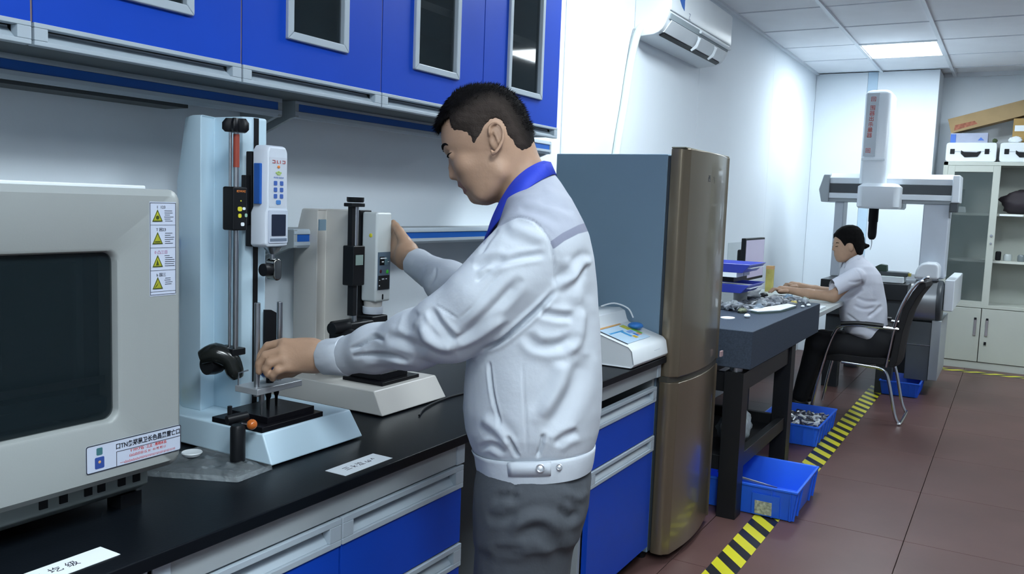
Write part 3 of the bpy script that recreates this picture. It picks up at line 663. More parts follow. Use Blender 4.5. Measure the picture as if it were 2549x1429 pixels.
# ================================================================ balance with a touch screen
t = thing('touch_balance', 'white bench instrument with a tilted touch screen beside the fridge', 'instrument', (3.05, 1.3, .86))
xa, xb = 2.885, 3.240
side = [(1.165, .863), (1.155, .875), (1.165, .925), (1.180, .940), (1.330, .985), (1.340, .998), (1.350, 1.030), (1.372, 1.040), (1.46, 1.035), (1.47, .863)]
def rg(x, s=1.0, dy=0): return [(x, 1.31 + (p[0] - 1.31) * s, .945 + (p[1] - .945) * s) for p in side]
m = MB(); m.loft([rg(xa + .006, .96), rg(xa), rg(xb), rg(xb + .0 + .006, .96)])
m.build('housing', M_white, t, bevel=.003)
def onface(u, v, h=.0):   # point on the sloping face, u along x 0..1, v up the slope
    return (xa + u * (xb - xa), 1.190 + v * .135 - h * .29, .944 + v * .0405 + h * .96)
def patch(u0, u1, v0, v1, h, th=.001):
    m = MB(); m.loft([[onface(*q, h) for q in ((u0, v0), (u1, v0), (u1, v1), (u0, v1))], [onface(*q, h + th) for q in ((u0, v0), (u1, v0), (u1, v1), (u0, v1))]]); return m
SCN = patch(.10, .74, .06, .94, .0005).build('screen', mat('screen_print', (.40, .55, .68), .2, emit=(.45, .62, .8), es=.15), t)
m = patch(.08, .10, .04, .96, .0005); m.v += []; m.build('screen_border', M_ink, t)
for (u0, u1, v0, v1, c, nm) in ((.10, .72, .95, 1.02, (.6, .33, .1), 'orange'), (.14, .5, .62, .68, (.05, .3, .6), 'cyan'), (.40, .46, .30, .62, (.05, .3, .6), 'cyan'), (.44, .52, .18, .32, (.6, .4, .02), 'amber'),
                                (.55, .60, .26, .42, (.03, .15, .5), 'navy'), (.62, .69, .26, .40, (.65, .28, .15), 'salmon'), (.60, .72, .62, .9, (.45, .45, .02), 'lime'), (.68, .75, .30, .62, (.2, .5, .05), 'leaf'), (.5, .66, .45, .58, (.2, .35, .65), 'sky')):
    patch(u0, u1, v0, v1, .0016, .0004).build('screen_graphic', mat('print_' + nm, c, .4), SCN)
text('—————', .012, mat('grey_print', (.3, .34, .45)), (3.12, 1.156, .905), (1, 0, 0), (0, 0, 1), t, 'marking', .0003)
m = MB(); m.prism([(3.215 + .03 * math.cos(w) * 1.0, 1.25 + .036 * math.sin(w)) for w in [2 * PI * k / 16 for k in range(16)]], 'z', 0, .001)
m = MB(); c = onface(.80, .62, .012)
m.ball(c, .034, sq=(1, .9, .42)); k_ = one('hand_controller', 'small blue hand controller resting on the white touch-screen instrument', 'controller', m, mat('blue_rubber', (.03, .17, .50), .4))
m = MB(); m.tube([(3.215, 1.30, 1.005), (3.225, 1.33, 1.04), (3.20, 1.38, 1.058), (3.16, 1.42, 1.045)], .003, 8, smooth=5)
one('controller_cord', 'white cord looping from the blue hand controller', 'cord', m, M_white)

# ================================================================ microscope behind the balance
t = thing('microscope', 'black and silver microscope behind the touch-screen instrument', 'microscope', (3.02, 1.56, .86))
MB().box(2.93, 3.12, 1.50, 1.66, .86, .885).build('foot', M_black, t, bevel=.006)
MB().lathe([(.028, 0), (.024, .10), (.026, .155)], (3.03, 1.57, .915), n=20).build('body_tube', M_steel, t)
m = MB(); m.tube([(3.09, 1.62, .885), (3.095, 1.63, 1.0), (3.08, 1.61, 1.10), (3.05, 1.58, 1.13)], [.018, .018, .02, .022], 12, smooth=4); m.build('arm', M_black, t)
MB().lathe([(.040, 0), (.040, .02)], (3.03, 1.57, .895), n=20).build('stage', M_black, t, bevel=.002)
for dx in (-.045, .045):
    m = MB(); m.lathe([(.016, 0), (.018, .03), (.024, .034), (.024, .062), (.018, .068)], (3.03 + dx, 1.55, 1.115), n=18); m.build('eyepiece', M_black, t)
MB().box(2.965, 3.095, 1.53, 1.60, 1.075, 1.115).build('head', M_black, t, bevel=.008)
m = MB(); m.lathe([(.022, -.05), (.022, .07)], (3.05, 1.57, 1.085), ax='x', n=16); m.build('focus_knob', M_black, t)
# ================================================================ implicit surfaces for the two people
def surfnet(fn, lo, hi, h, pad=1.3):
    lo, hi = np.array(lo, float), np.array(hi, float); S = 6
    n = np.ceil((hi - lo) / (h * S)).astype(int) + 1
    I = np.stack(np.meshgrid(*[np.arange(k + 1) for k in n], indexing='ij'), -1).reshape(-1, 3)
    d = fn(lo + I * h * S).reshape(n + 1)
    near = np.abs(d) < h * S * pad
    act = np.zeros(n, bool)
    for a in (0, 1):
        for b in (0, 1):
            for c in (0, 1):
                act |= near[a:a + n[0], b:b + n[1], c:c + n[2]]
    cc = np.argwhere(act)
    sub = np.stack(np.meshgrid(*[np.arange(S)] * 3, indexing='ij'), -1).reshape(-1, 3)
    cells = (cc[:, None, :] * S + sub[None]).reshape(-1, 3)
    K = np.array(n) * S + 2
    key = lambda p: (p[..., 0].astype(np.int64) * K[1] + p[..., 1]) * K[2] + p[..., 2]
    off = np.array([[a, b, c] for a in (0, 1) for b in (0, 1) for c in (0, 1)])
    ck = key(cells[:, None, :] + off[None])
    uk, inv = np.unique(ck, return_inverse=True); inv = inv.reshape(ck.shape)
    ui = np.stack([uk // (K[1] * K[2]), (uk // K[2]) % K[1], uk % K[2]], -1)
    val = np.empty(len(uk))
    for s in range(0, len(uk), 400000): val[s:s + 400000] = fn(lo + ui[s:s + 400000] * h)
    cv = val[inv]; neg = cv < 0
    m = neg.any(1) & ~neg.all(1)
    cells, cv = cells[m], cv[m]
    E = [(0, 1), (2, 3), (4, 5), (6, 7), (0, 2), (1, 3), (4, 6), (5, 7), (0, 4), (1, 5), (2, 6), (3, 7)]
    acc = np.zeros((len(cells), 3)); cnt = np.zeros(len(cells))
    for a, b in E:
        va, vb = cv[:, a], cv[:, b]; x = (va < 0) != (vb < 0)
        t = np.where(x, va / np.where(x, va - vb, 1), 0)
        acc += np.where(x[:, None], off[a] + t[:, None] * (off[b] - off[a]), 0); cnt += x
    V = lo + (cells + acc / cnt[:, None]) * h
    kk = key(cells); o = np.argsort(kk); ks = kk[o]
    def look(p):
        q = key(p); i = np.searchsorted(ks, q); i = np.minimum(i, len(ks) - 1)
        return np.where(ks[i] == q, o[i], -1)
    faces = []
    for ax, ca, cb in ((0, 0, 4), (1, 0, 2), (2, 0, 1)):
        x = (cv[:, ca] < 0) != (cv[:, cb] < 0); idx = np.where(x)[0]
        if not len(idx): continue
        u, w = [(1, 2), (2, 0), (0, 1)][ax]
        du = np.zeros(3, int); du[u] = -1; dw = np.zeros(3, int); dw[w] = -1
        a = idx; b = look(cells[idx] + du); c = look(cells[idx] + du + dw); d_ = look(cells[idx] + dw)
        ok = (b >= 0) & (c >= 0) & (d_ >= 0)
        q = np.stack([a, b, c, d_], 1)[ok]
        fl = (cv[idx, ca] < 0)[ok]
        q[~fl] = q[~fl][:, ::-1]
        faces.append(q)
    return V, np.concatenate(faces)
def smin(a, b, k): h = np.clip(.5 + .5 * (b - a) / k, 0, 1); return b + (a - b) * h - k * h * (1 - h)
def smax(a, b, k): return -smin(-a, -b, k)
def s_ball(X, c, r, sq=(1, 1, 1)):
    q = (X - np.array(c)) / np.array(sq); return (np.linalg.norm(q, axis=1) - r) * min(sq)
def s_cap(X, a, b, ra, rb):
    a, b = np.array(a), np.array(b); ab = b - a; t = np.clip((X - a) @ ab / (ab @ ab), 0, 1)
    return np.linalg.norm(X - a - t[:, None] * ab, axis=1) - (ra + (rb - ra) * t)
def s_chain(X, pts, k=.01):
    d = None
    for (a, ra), (b, rb) in zip(pts[:-1], pts[1:]):
        e = s_cap(X, a, b, ra, rb); d = e if d is None else smin(d, e, k)
    return d
def s_loft(X, rows, nf=2.3, nb=2.2, mid=None, cz=None):
    # rows: (y, xf, xb, halfwidth[, zc]) ; y increasing (downwards), cross-sections in xz
    R = np.array([r[:4] for r in rows]); y = X[:, 1]
    xf, xb, w = [np.interp(y, R[:, 0], R[:, j]) for j in (1, 2, 3)]
    zc = np.interp(y, R[:, 0], [r[4] for r in rows]) if len(rows[0]) > 4 else cz
    m = xf + (xb - xf) * (mid if mid else .5)
    dx = X[:, 0] - m; a = np.where(dx < 0, m - xf, xb - m); n = np.where(dx < 0, nf, nb)
    ux = np.abs(dx) / np.maximum(a, 1e-4); uz = np.abs(X[:, 2] - zc) / np.maximum(w, 1e-4)
    q = (ux ** n + uz ** n) ** (1 / n)
    d = (q - 1) * np.minimum(a, w)
    return np.maximum(np.maximum(d, R[0, 0] - y), y - R[-1, 0])
def s_poly(px, py, poly):       # signed distance to a 2D polygon (negative inside)
    P = np.array(poly, float); n = len(P); d = np.full(len(px), 1e9); s = np.ones(len(px))
    for i in range(n):
        a, b = P[i], P[i - 1]; ex, ey = b - a
        wx, wy = px - a[0], py - a[1]
        t = np.clip((wx * ex + wy * ey) / (ex * ex + ey * ey), 0, 1)
        d = np.minimum(d, (wx - ex * t) ** 2 + (wy - ey * t) ** 2)
        c1 = py >= a[1]; c2 = py < b[1]; c3 = ex * wy > ey * wx
        s = np.where((c1 & c2 & c3) | (~c1 & ~c2 & ~c3), -s, s)
    return s * np.sqrt(d)
def wob(X, f, ph=0.):           # cheap smooth wobble
    return (np.sin(X[:, 0] * f + 1.3 * np.sin(X[:, 1] * f * .7 + ph)) + np.sin(X[:, 1] * f * 1.1 + 1.7 * np.sin(X[:, 2] * f * .8 + ph)) + np.sin(X[:, 2] * f * .9 + 1.1 * np.sin(X[:, 0] * f * 1.2 + ph))) / 3
def cp(u, v, D): return ((u - CX) * D / F, (v - CY) * D / F, D)      # a joint: image column, row and distance -> figure space
def to_world(V): return V @ RW.T + np.array([0, 0, H])
def w2c(p): return tuple((np.array(p) - np.array([0, 0, H])) @ RW)
def proj(V): return V[:, 0] * F / V[:, 2] + CX, V[:, 1] * F / V[:, 2] + CY
def normals(V, Q):
    n = np.zeros_like(V); fn_ = np.cross(V[Q[:, 2]] - V[Q[:, 0]], V[Q[:, 3]] - V[Q[:, 1]])
    for k in range(4): np.add.at(n, Q[:, k], fn_)
    return n / np.maximum(np.linalg.norm(n, axis=1), 1e-9)[:, None]
def net_obj(name, V, Q, mats, parent, mi=None, extra=None, relax=0, att=None):
    for _ in range(relax):
        s = np.zeros_like(V); c = np.zeros(len(V))
        for a, b in ((0, 1), (1, 2), (2, 3), (3, 0)):
            np.add.at(s, Q[:, a], V[Q[:, b]]); np.add.at(s, Q[:, b], V[Q[:, a]]); np.add.at(c, Q[:, a], 1); np.add.at(c, Q[:, b], 1)
        V = V + .5 * (s / np.maximum(c, 1)[:, None] - V)
    Wd = to_world(V)
    Ql = [tuple(q) for q in Q.tolist()]; Vl = Wd.tolist(); ml = mi.tolist() if mi is not None else [0] * len(Ql)
    if extra:
        n = len(Vl); ev, ef, em = extra; Vl += to_world(np.array(ev)).tolist(); Ql += [tuple(i + n for i in f) for f in ef]; ml += [em] * len(ef)
    me = bpy.data.meshes.new(name); me.from_pydata(Vl, [], Ql)
    for m in mats: me.materials.append(m)
    me.polygons.foreach_set('material_index', ml); me.polygons.foreach_set('use_smooth', [True] * len(Ql)); me.update()
    for k_, a_ in (att or {}).items():
        at_ = me.attributes.new(k_, 'FLOAT', 'POINT'); at_.data.foreach_set('value', np.concatenate([a_, np.full(len(Vl) - len(a_), 99.)]))
    o = bpy.data.objects.new(name, me); return link(o, parent)
def crease(V, N, lines, side=True):
    # folds: polylines in the fabric's drawing plane (u, v px), width px, depth m (negative = groove)
    u, v = proj(V); f = np.clip(-N[:, 2] * 1.6, 0, 1) if side else 1.
    D = np.zeros(len(V))
    for pts, w, amp in lines:
        P = np.array(catmull([Vector((p[0], p[1], 0)) for p in pts], 5))[:, :2] if len(pts) > 2 else np.array(pts, float)
        best = np.full(len(V), 1e9); tt = np.zeros(len(V)); L = len(P) - 1
        for i in range(L):
            a, b = P[i], P[i + 1]; e = b - a; t = np.clip(((u - a[0]) * e[0] + (v - a[1]) * e[1]) / (e @ e), 0, 1)
            q = (u - a[0] - t * e[0]) ** 2 + (v - a[1] - t * e[1]) ** 2
            m = q < best; best = np.where(m, q, best); tt = np.where(m, (i + t) / L, tt)
        r = np.sqrt(best) / w; taper = np.clip(np.minimum(tt, 1 - tt) * 5, .0, 1) if len(pts) > 2 else 1
        g = np.exp(-r * r) - (.12 if w < 6 else .4) * np.exp(-((r - 1.9) / .9) ** 2)
        D += amp * g * taper * f
    return V + N * D[:, None]

M_skin = mat('skin', (.40, .25, .165), .5, var=.07, scale=25, bump=.05, bscale=220)
M_lip = mat('lip_skin', (.30, .12, .095), .45, var=.08, scale=60)
M_hair = mat('black_hair', (.004, .0037, .004), .85, spec=.12, var=.3, scale=60, bump=.25, bscale=350, stretch=(1, 1, 1))
M_fade = mat('short_cropped_hair', (.040, .031, .027), .8, var=.45, scale=260, bump=.3, bscale=500)
M_jack = mat('pale_grey_workwear', (.50, .545, .60), .8, var=.02, scale=8, bump=.12, bscale=45)
M_yoke = mat('grey_yoke_cloth', (.34, .37, .44), .8, var=.03, scale=8, bump=.12, bscale=45)
M_band = mat('slate_reflective_tape', (.20, .215, .29), .6, var=.03)
M_coll = mat('royal_blue_collar', (.018, .045, .50), .7, var=.05, bump=.1, bscale=60)
M_trou = mat('dark_grey_trousers', (.058, .066, .078), .85, var=.05, scale=10, bump=.2, bscale=40)
M_stud = mat('metal_stud', (.50, .52, .55), .38, metal=.7)

# ---------------------------------------------------------------- the man
D0 = 1.80; K = D0 / F
man = thing('person', 'man standing at the bench in a pale grey work jacket with a blue collar', 'person', tuple(to_world(np.array([w2c((1.56, .86, 0))]))[0]))
def px(u, D=D0): return (u - CX) * D / F
def py(v, D=D0): return (v - CY) * D / F
HR = [(py(v), px(f), px(b), w) for v, f, b, w in [
    (222, 1190, 1215, .012), (226, 1172, 1232, .028), (234, 1150, 1252, .044), (247, 1130, 1272, .058), (264, 1114, 1288, .068), (287, 1103, 1304, .0755), (312, 1099, 1316, .079),
    (337, 1098, 1322, .080), (357, 1100, 1325, .079), (369, 1102, 1325, .077), (380, 1108, 1324, .075), (392, 1117, 1322, .072), (405, 1122, 1318, .0705), (420, 1127, 1308, .069),
    (435, 1133, 1292, .066), (449, 1138, 1276, .062), (457, 1141, 1268, .059), (467, 1148, 1262, .056), (477, 1157, 1257, .0525), (484, 1164, 1252, .049), (493, 1171, 1246, .044), (501, 1180, 1238, .036), (507, 1190, 1226, .024), (510, 1200, 1214, .010)]]
def man_head(X):
    d = s_loft(X, HR, nf=2.15, nb=2.15, mid=.56, cz=D0)
    Y = X.copy(); Y[:, 2] = np.abs(X[:, 2] - D0)       # mirrored about the mid-plane
    def q(u, v, z): return (px(u), py(v), z)
    d = smin(d, s_cap(Y, q(1116, 372, 0.0), q(1119, 373, .030), .0075, .006), .008)      # brow
    d = smin(d, s_ball(Y, q(1160, 415, .040), .018), .022)                              # cheek
    d = smax(d, -s_ball(Y, q(1114, 392, .033), .0100, (1, .75, 1.3)), .008)                # socket
    d = smin(d, s_ball(Y, q(1134, 392, .0315), .0125), .004)                            # lid over the eyeball
    d = smin(d, s_chain(Y, [(q(1126, 396, 0), .0068), (q(1126, 418, 0), .0072), (q(1129, 437, 0), .0098)], .006), .007)   # nose
    d = smin(d, s_ball(Y, q(1139, 441, .0115), .0072), .005)
    d = smax(d, -s_ball(Y, q(1136, 449.5, .008), .0034, (1.3, .7, 1)), .0015)                           # nostril
    d = smax(d, -s_chain(Y, [(q(1140, 430, .016), .0010), (q(1147, 437, .0195), .0016), (q(1147, 446, .017), .0014)], .002), .004)   # wing fold
    d = smin(d, s_cap(Y, q(1147, 460, 0), q(1157, 466, .020), .0068, .0035), .004)      # upper lip
    d = smin(d, s_cap(Y, q(1161, 476, 0), q(1166, 472, .018), .0072, .0035), .004)      # lower lip
    d = smax(d, -s_cap(Y, q(1146, 468.5, 0), q(1163, 468.5, .026), .0016, .0012), .002)  # mouth slit
    d = smin(d, s_ball(Y, q(1184, 492, 0), .0130), .014)                               # chin
    # jaw corner
    d = smin(d, s_cap(Y, q(1205, 488, .036), q(1246, 440, .052), .013, .017), .022)
    # neck and nape
    nk = s_cap(X, q(1272, 395, D0), q(1318, 500, D0), .056, .058)
    d = smin(d, nk, .016)
    # ears
    for sgn in (1,):
        e = s_ball(Y, q(1237, 358, .0805), .030, (.50, .92, .22))
        rim = np.full(len(X), 9.)
        ep = [(1221, 352), (1220, 338), (1227, 329), (1238, 326), (1249, 333), (1254, 348), (1252, 368), (1245, 383), (1236, 396), (1229, 400), (1226, 392)]
        for a, b in zip(ep[:-1], ep[1:]):
            rim = np.minimum(rim, s_cap(Y, q(a[0], a[1], .087 + .004 * (a[0] > 1232)), q(b[0], b[1], .087 + .004 * (b[0] > 1232)), .0036, .0036))
        e = smin(e, rim, .004)
        e = smax(e, -s_ball(Y, q(1233, 362, .091), .0115, (.85, 1.25, .8)), .003); e = smax(e, -s_ball(Y, q(1227, 371, .089), .0050, (1, 1.3, 1.2)), .002)
        e = smax(e, -s_cap(Y, q(1230, 338, .0915), q(1245, 350, .0915), .0048, .0042), .002)
        e = smin(e, s_cap(Y, q(1233, 347, .086), q(1243, 372, .086), .003, .003), .003)
        d = smin(d, e, .004)
    return d
# body core, arms and hands
LH = []     # left hand (near), fingers closed over the ball knob
r_ = .0094
LA = [(cp(1322, 628, 1.64), .050), (cp(1130, 812, 1.66), .040), (cp(960, 862, 1.79), .036), (cp(838, 888, 1.885), .029), (cp(806, 889, 1.90), .0285)]
RA = [(cp(1300, 608, 1.975), .050), (cp(1200, 742, 2.13), .040), (cp(1100, 697, 2.26), .036), (cp(1040, 655, 2.365), .029), (cp(1030, 648, 2.385), .028)]
def hand_left(X):
    d = s_chain(X, [(cp(812, 888, 1.897), .0285), (cp(785, 886, 1.905), .0285), (cp(758, 880, 1.91), .0285)], .02)
    P = np.array(cp(745, 880, 1.912))
    pb = None
    for a, b, ra, rb in (((775, 868, 1.905), (708, 858, 1.905), .0215, .0150), ((775, 882, 1.90), (704, 878, 1.895), .0215, .0150), ((778, 895, 1.90), (708, 897, 1.888), .0205, .0145), ((785, 905, 1.905), (718, 914, 1.888), .0190, .0130)):
        e = s_cap(X, cp(*a), cp(*b), ra, rb); pb = e if pb is None else smin(pb, e, .010)
    d = smin(d, pb, .018)
    fing = [[(706, 854, 1.908, .0120), (667, 862, 1.916, .0100), (648, 885, 1.920, .0088), (642, 912, 1.918, .0076)],
            [(703, 874, 1.893, .0118), (661, 885, 1.894, .0104), (646, 905, 1.896, .0093), (645, 925, 1.898, .0080)],
            [(707, 894, 1.886, .0116), (672, 903, 1.882, .0104), (662, 919, 1.884, .0094), (667, 932, 1.888, .0084)],
            [(718, 913, 1.885, .0104), (692, 922, 1.880, .0096), (680, 933, 1.884, .0088), (679, 942, 1.890, .0078)]]
    for f_ in fing:
        d = smin(d, s_chain(X, [(cp(*p[:3]), p[3]) for p in f_], .003), .0022)
    th = s_chain(X, [(cp(765, 905, 1.925), .0150), (cp(725, 925, 1.945), .0125), (cp(695, 932, 1.945), .0105), (cp(672, 934, 1.935), .0088)], .006)
    return smin(d, th, .008)
def hand_right(X):
    d = s_chain(X, [(cp(1030, 648, 2.385), .0285), (cp(1012, 632, 2.42), .0305)], .02)
    pb = None
    for a, b, ra, rb in (((1018, 623, 2.42), (992, 587, 2.50), .024, .018), ((1012, 634, 2.425), (985, 604, 2.51), .025, .019), ((1008, 645, 2.43), (982, 620, 2.515), .024, .018), ((1006, 653, 2.43), (980, 638, 2.51), .022, .017)):
        e = s_cap(X, cp(*a), cp(*b), ra, rb); pb = e if pb is None else smin(pb, e, .012)
    d = smin(d, pb, .018)
    for a, b, c, e_ in (((988, 586, 2.51), (975, 566, 2.56), (960, 566, 2.585), (946, 570, 2.60)), ((982, 602, 2.515), (970, 588, 2.57), (954, 590, 2.60), (940, 594, 2.61)),
                        ((980, 618, 2.515), (966, 608, 2.57), (950, 612, 2.60), (938, 616, 2.61)), ((980, 636, 2.515), (968, 632, 2.565), (954, 637, 2.59), (944, 640, 2.60))):
        d = smin(d, s_chain(X, [(cp(*a), .0125), (cp(*b), .0105), (cp(*c), .0092), (cp(*e_), .008)], .004), .004)
    th = s_chain(X, [(cp(1008, 600, 2.43), .017), (cp(994, 576, 2.455), .0125), (cp(985, 563, 2.475), .0105), (cp(979, 554, 2.50), .0088)], .006)
    return smin(d, th, .010)
HN, HF = (1.465, .795), (1.63, .885)          # hips on the ground plan (near, far)
LEG = []
for (hx, hy), (ax, ay) in zip((HN, HF), ((1.475, .81), (1.66, .90))):
    LEG.append([(w2c((hx, hy, .86)), .092), (w2c((hx - .01, hy + .02, .48)), .058), (w2c((ax, ay, .10)), .042)])
def man_body(X):
    d = man_head(X)
    t = s_cap(X, cp(1322, 600, 1.80), cp(1325, 900, 1.80), .085, .11)
    t = smin(t, s_cap(X, cp(1322, 628, 1.66), cp(1300, 610, 1.95), .055, .055), .05)
    t = smin(t, s_cap(X, cp(1325, 900, 1.80), cp(1325, 1120, 1.80), .11, .12), .05)
    d = smin(d, t, .03)
    for A_ in (LA, RA): d = smin(d, s_chain(X, A_, .02), .02)
    d = smin(d, hand_left(X), .008); d = smin(d, hand_right(X), .008)
    for L_ in LEG: d = smin(d, s_chain(X, L_, .03), .03)
    return d
def bounds(pts, pad):
    P = np.array(pts); return P.min(0) - pad, P.max(0) + pad
import time as _t; _t0 = _t.time()
allp = [cp(1100, 220, 1.8), cp(1500, 900, 1.8), cp(640, 880, 1.9), cp(960, 560, 2.52), cp(1200, 500, 1.6)] + [p for L_ in LEG for p, r in L_]
# one continuous skin: fine on head and hands, coarse where clothes hide it
lo, hi = bounds(allp, .13)
V, Q = surfnet(man_body, lo, hi, .0030)
hu, hv = V[:, 0] * F / D0 + CX, V[:, 1] * F / D0 + CY
lipd = np.maximum(s_poly(hu, hv, [(1132, 454), (1146, 453.5), (1160, 461), (1168, 468), (1165, 477), (1158, 484), (1146, 485), (1130, 470)]), (np.abs(V[:, 2] - D0) - .026) * 1000)
stub = np.maximum(s_poly(hu, hv, [(1110, 300), (1170, 300), (1205, 330), (1222, 350), (1225, 390), (1212, 380), (1190, 384), (1160, 372), (1120, 345), (1108, 325)]), 0)
M_face = mat2('skin_with_lips', M_skin, [('lips', (.27, .115, .095), 2.5)])
body = net_obj('body', V, Q, [M_face], man, relax=1, att={'lips': lipd})
print('body', len(V), _t.time() - _t0)
# hair
HH = [(py(v), px(f), px(b), w) for v, f, b, w in [(215, 1186, 1222, .016), (219, 1163, 1245, .038), (227, 1143, 1264, .058), (240, 1124, 1282, .070), (256, 1110, 1295, .078), (273, 1100, 1306, .0825), (290, 1092, 1313, .0845), (305, 1085, 1320, .0850),
     (318, 1082, 1325, .0845), (330, 1087, 1328, .0838), (345, 1096, 1330, .0830), (370, 1100, 1331, .0800), (390, 1100, 1332, .076), (402, 1100, 1334, .070)]]
HPOLY = [(1040, 180), (1066, 316), (1082, 324), (1090, 329), (1097, 318), (1110, 311), (1122, 304), (1129, 330), (1134, 338), (1150, 340), (1163, 345), (1168, 358), (1176, 370), (1184, 373), (1191, 371), (1198, 358), (1207, 341), (1214, 326), (1222, 316), (1236, 312), (1250, 318), (1258, 334), (1262, 352), (1272, 366), (1282, 380), (1296, 390), (1318, 393), (1331, 386), (1345, 388), (1380, 180)]
def man_hair(X):
    d = s_loft(X, HH, nf=2.2, nb=2.15, mid=.56, cz=D0) + .0007 * wob(X, 420) + .0008 * wob(X, 190, 2.)
    pu, pv = X[:, 0] / K + CX, X[:, 1] / K + CY
    e = s_poly(pu + 1.2 * np.sin(pv * .9) , pv + 1.2 * np.sin(pu * .55 + 1), HPOLY) * K
    side = np.clip((np.abs(X[:, 2] - D0) - .035) * 60, 0, 1)
    return smax(d + .0042 * side * np.clip(1 + e / .014, 0, 1), e, .002)
V, Q = surfnet(man_hair, (px(1060), py(200), D0 - .12), (px(1360), py(420), D0 + .12), .0026)
N = normals(V, Q); rs = np.random.RandomState(2)



ev, ef = [], []
pu_, pv_ = V[:, 0] / K + CX, V[:, 1] / K + CY
fdv = s_poly(pu_, pv_, [(1125, 306), (1150, 292), (1190, 268), (1226, 256), (1262, 270), (1285, 305), (1305, 345), (1335, 400), (1335, 420), (1200, 420), (1115, 345)])
cand = np.where(((fdv > 2) | (np.abs(V[:, 2] - D0) < .05)) & (pv_ < 335) & (np.abs(N[:, 1]) + np.abs(N[:, 0]) > .35))[0]
for i in rs.choice(cand, 5200):
    p, n = V[i], N[i]; L_ = .004 + .006 * rs.rand()
    if pu_[i] < 1125: dr = n * .35 + np.array([-.55, .75, 0]); L_ *= 1.2
    else: dr = n * .75 + np.array([.45, -.1, 0])
    dr = dr / np.linalg.norm(dr) + rs.randn(3) * .16
    s = np.cross(dr, rs.randn(3)); s = s / np.linalg.norm(s) * .0006; s2 = np.cross(dr, s) ; s2 = s2 / np.linalg.norm(s2) * .0006
    b = len(ev); q = p - n * .001; ev += [q - s, q + s, q + s2, q + dr * L_]; ef += [(b, b + 1, b + 3), (b + 1, b + 2, b + 3), (b + 2, b, b + 3)]
hu, hv = V[:, 0] / K + CX, V[:, 1] / K + CY
fd = s_poly(hu, hv, [(1125, 306), (1150, 292), (1190, 268), (1226, 256), (1262, 270), (1285, 305), (1305, 345), (1335, 400), (1335, 420), (1200, 420), (1115, 345)])
fd = np.maximum(fd, (.045 - np.abs(V[:, 2] - D0)) * 800)
M_h2 = mat2('black_hair_with_cropped_sides', M_hair, [('fade', (.038, .030, .026), 16.)])
net_obj('hair', V, Q, [M_h2], man, extra=(ev, ef, 0), att={'fade': fd})
# eyebrow, lash line, eye
def strip_obj(name, pts, r, m, par=man):          # tapered tube in figure space
    mb_ = MB(); P = [Vector(p) for p in catmull([Vector(p) for p in pts], 5)]
    mb_.tube([tuple(to_world(np.array([list(p)]))[0]) for p in P], r, 8); return mb_.build(name, m, par)
for s in (-1, 1):
    strip_obj('eyebrow', [(px(1103.5), py(374), D0 + s * .012), (px(1104.5), py(368), D0 + s * .024), (px(1111), py(366), D0 + s * .036), (px(1119), py(370), D0 + s * .045)], [.0020, .0030, .0026, .0008], M_hair)
    strip_obj('eyelashes', [(px(1119), py(396), D0 + s * .020), (px(1116.5), py(395), D0 + s * .028), (px(1120), py(390.5), D0 + s * .037), (px(1132), py(386.5), D0 + s * .0435)], [.0009, .0015, .0014, .0008], M_hair)

# jacket
TR = [(py(v), px(f), px(b), w) for v, f, b, w in [(425, 1330, 1374, .050), (440, 1318, 1384, .050), (458, 1300, 1396, .085), (480, 1276, 1409, .120), (505, 1252, 1423, .158), (530, 1246, 1436, .185), (560, 1238, 1450, .200), (590, 1231, 1462, .206), (640, 1218, 1472, .210), (720, 1196, 1480, .210),
     (800, 1174, 1487, .208), (880, 1164, 1492, .205), (950, 1157, 1494, .204), (1010, 1154, 1492, .203), (1060, 1160, 1486, .198), (1095, 1171, 1478, .188), (1115, 1180, 1470, .178)]]
LS = [(cp(1338, 622, 1.665), .092), (cp(1270, 690, 1.645), .076), (cp(1200, 752, 1.635), .069), (cp(1122, 812, 1.66), .066), (cp(1030, 846, 1.73), .056), (cp(935, 868, 1.81), .0475), (cp(850, 888, 1.875), .0405)]
RS = [(cp(1300, 608, 1.975), .078), (cp(1250, 690, 2.06), .066), (cp(1200, 742, 2.13), .060), (cp(1115, 705, 2.24), .054), (cp(1052, 664, 2.35), .0400)]
def man_jacket(X):
    t = s_loft(X, TR, nf=2.3, nb=2.5, cz=D0)
    t = t + .0022 * wob(X, 20, 1.) + .0006 * wob(X, 60, 3.)
    a = s_chain(X, LS, .03) + .0012 * wob(X, 38, 2.) + .0005 * wob(X, 85, .4)
    b = s_chain(X, RS, .03) + .0022 * wob(X, 42, .6)
    d = smin(t, a, .012); d = smin(d, b, .02)
    # openings: neck and cuffs are cut flat by the collar and cuffs
    d = smax(d, -(s_cap(X, cp(1255, 395, D0), cp(1330, 500, D0), .060, .058)), .004)
    return d
lo, hi = bounds([cp(1500, 1110, 1.8), cp(1330, 430, 1.8), cp(840, 880, 1.9), cp(1040, 660, 2.36), cp(1200, 700, 1.55), cp(1300, 600, 2.05)], .07)
V, Q = surfnet(man_jacket, lo, hi, .0034)
for _ in range(2):
    s = np.zeros_like(V); c = np.zeros(len(V))
    for a, b in ((0, 1), (1, 2), (2, 3), (3, 0)):
        np.add.at(s, Q[:, a], V[Q[:, b]]); np.add.at(s, Q[:, b], V[Q[:, a]]); np.add.at(c, Q[:, a], 1); np.add.at(c, Q[:, b], 1)
    V = V + .5 * (s / np.maximum(c, 1)[:, None] - V)
N = normals(V, Q)
